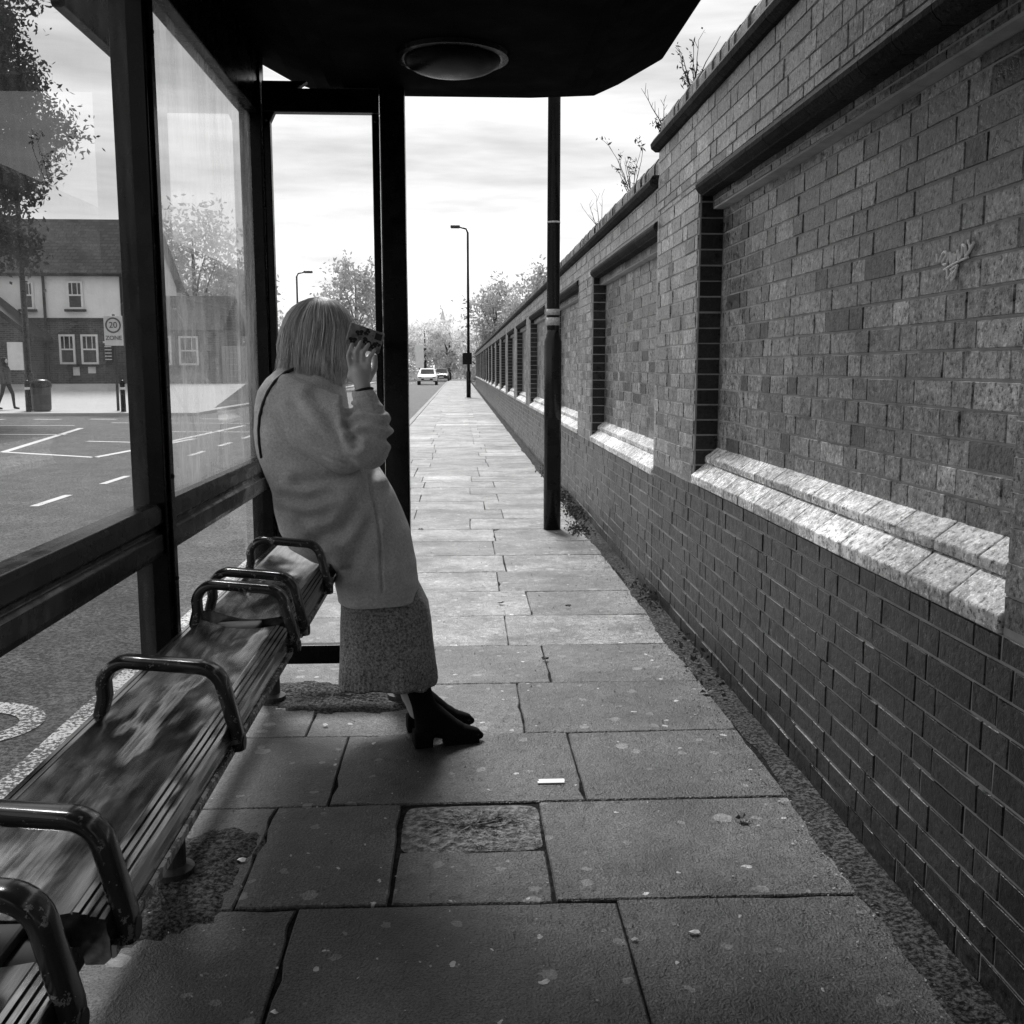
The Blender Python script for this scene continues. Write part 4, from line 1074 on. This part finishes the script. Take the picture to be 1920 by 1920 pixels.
s=rg.uniform(.0014,.0052,(nn,1)); V=np.stack([p-a*s,p-b*s*.7,p+a*s,p+b*s*.7],1).reshape(-1,3)
gr_=link('grit',arrays('grit',V,np.arange(len(V)).reshape(-1,4)),M['mortar']); tag(gr_,'fine pale grit and crumbs scattered over the paving slabs','grit',kind='stuff')
rg=np.random.RandomState(5); Vs=[]; 
for (yc,xc,nn,sp_y) in ((9.6,1.08,500,.7),(8.6,1.0,250,.35),(10.8,1.1,260,.6),(6.0,1.12,120,.5),(13,1.12,200,1.2),(4.6,1.12,60,.5)):
    p=np.stack([xc+rg.normal(0,.05,nn),yc+rg.normal(0,sp_y*.5,nn),np.abs(rg.normal(0,.025,nn))+.004],1)
    p[:,0]=np.minimum(p[:,0],1.15)
    a=rg.normal(size=(nn,3)); a/=np.linalg.norm(a,axis=1)[:,None]; b=np.cross(a,rg.normal(size=(nn,3))); b/=np.linalg.norm(b,axis=1)[:,None]
    s=rg.uniform(.008,.02,(nn,1)); Vs.append(np.stack([p-a*s,p-b*s*.5,p+a*s,p+b*s*.5],1).reshape(-1,3))
V=np.concatenate(Vs); V[:,0]=np.minimum(V[:,0],1.16)
wd=link('weeds',arrays('weeds',V,np.arange(len(V)).reshape(-1,4)),M['leafdark']); tag(wd,'low weeds and moss growing along the foot of the brick wall','weeds',kind='stuff')
def twig(px,zt,hh,label,seed,nst=5,lean=0,leafy=3,X=1.24):
    base=P(px,300,X=X); base.z=zt; rg_=random.Random(seed)
    t=empty('wall_plant',base,label,'plant'); st=MB(); lm=MB()
    def leaf(p_,s_):
        a=Vector([rg_.gauss(0,1) for _ in range(3)]).normalized(); b=a.cross(Vector([rg_.gauss(0,1) for _ in range(3)])).normalized()
        lm.add([p_-a*s_,p_-b*s_*.35,p_+a*s_,p_+b*s_*.35],[(0,1,2,3)])
    for k in range(nst):
        a=rg_.uniform(0,6.28); l=hh*rg_.uniform(.45,1); q=[Vector((0,0,-.05))]
        d=Vector((math.cos(a)*.35-.25,math.sin(a)*.55+lean*.8,1.2)).normalized()
        for i in range(1,8):
            d=(d+Vector((rg_.uniform(-.16,.16),rg_.uniform(-.16,.16),-.02))).normalized(); q.append(q[-1]+d*l/7)
            if i>1 and rg_.random()<.6:
                e=(d+Vector((rg_.uniform(-.9,.9),rg_.uniform(-.9,.9),0))).normalized(); b_=q[-1]+e*l*.2
                st.tube([q[-1],b_],[.0018,.001],4)
                for _ in range(leafy): leaf(b_+Vector([rg_.uniform(-.02,.02) for _ in range(3)]),rg_.uniform(.010,.022))
        st.tube(q,[.004,.0035,.003,.003,.0025,.002,.0015,.001],5)
    st.build('stems',M['bark'],t,True)
    for _ in range(10*leafy): leaf(Vector((rg_.gauss(0,.04),rg_.gauss(0,.05),rg_.uniform(0,.07))),rg_.uniform(.01,.02))
    lm.build('leaves',M['leafdark'],t,True)
twig(1300,2.83,.40,'upright twiggy weed growing on top of the tall near wall coping',11,8,0,2)
twig(1240,2.83,.12,'small sprig at the stepped end of the tall wall coping',12,5,0,3)
twig(1185,2.63,.42,'leafy weed on the lower wall coping just past the step',13,8,0,3)
twig(1125,2.63,.50,'thin bare stemmed weed leaning from the lower wall coping',14,4,.6,0)
twig(1247,2.83,.45,'tall thin stem beside the end of the near coping',16,2,0,0)

# ---------------------------------------------------------------- light, world, camera
sun_el=R(50); sun_az=R(-11)      # ahead of the camera and a little to the left
sd=Vector((math.sin(sun_az)*math.cos(sun_el),math.cos(sun_az)*math.cos(sun_el),math.sin(sun_el)))
ld=bpy.data.lights.new('sun','SUN'); ld.energy=4.2; ld.angle=R(16); ld.color=(1,1,1)
lo=bpy.data.objects.new('sun',ld); col.objects.link(lo); lo.rotation_euler=sd.to_track_quat('Z','Y').to_euler(); lo.location=(-5,10,12)
wd_=bpy.data.worlds.new('World'); bpy.context.scene.world=wd_; wd_.use_nodes=True; nt=wd_.node_tree; nt.nodes.clear()
out=N(nt,'ShaderNodeOutputWorld'); bgk=N(nt,'ShaderNodeBackground'); sky=N(nt,'ShaderNodeTexSky'); sky.sky_type='NISHITA'; sky.sun_disc=False
sky.sun_elevation=sun_el; sky.sun_rotation=sun_az; sky.dust_density=3; sky.air_density=1
bw=N(nt,'ShaderNodeRGBToBW'); nt.links.new(sky.outputs[0],bw.inputs[0])
tcn=N(nt,'ShaderNodeTexCoord')
c1=noise(nt,tcn.outputs['Generated'],2.0,5,.55,(1,1,6)); c2=noise(nt,tcn.outputs['Generated'],6,4,.6,(1,.8,8))
cl=math_node(nt,'MULTIPLY',remap(nt,c1,.36,.62,.66,1.14),remap(nt,c2,.3,.7,.86,1.14))
sepz=N(nt,'ShaderNodeSeparateXYZ'); nt.links.new(tcn.outputs['Generated'],sepz.inputs[0])
hg=remap(nt,sepz.outputs[2],.0,.30,1.25,.86)
cl=math_node(nt,'MULTIPLY',cl,hg)
ev=math_node(nt,'ADD',math_node(nt,'MULTIPLY',bw.outputs[0],.14),5.9)
v=math_node(nt,'MULTIPLY',ev,cl)
nt.links.new(v,bgk.inputs[0]); bgk.inputs[1].default_value=.15
nt.links.new(bgk.outputs[0],out.inputs[0])
cd=bpy.data.cameras.new('camera'); cam=bpy.data.objects.new('camera',cd); col.objects.link(cam)
cd.sensor_width=36; cd.lens=36; cd.clip_start=.05; cd.clip_end=1500
cam.location=(0,0,CAM_H); cam.rotation_euler=(R(90)-TH,0,-PH)
sc=bpy.context.scene; sc.camera=cam
sc.view_settings.view_transform='Standard'; sc.view_settings.look='None'; sc.view_settings.exposure=0; sc.view_settings.gamma=1
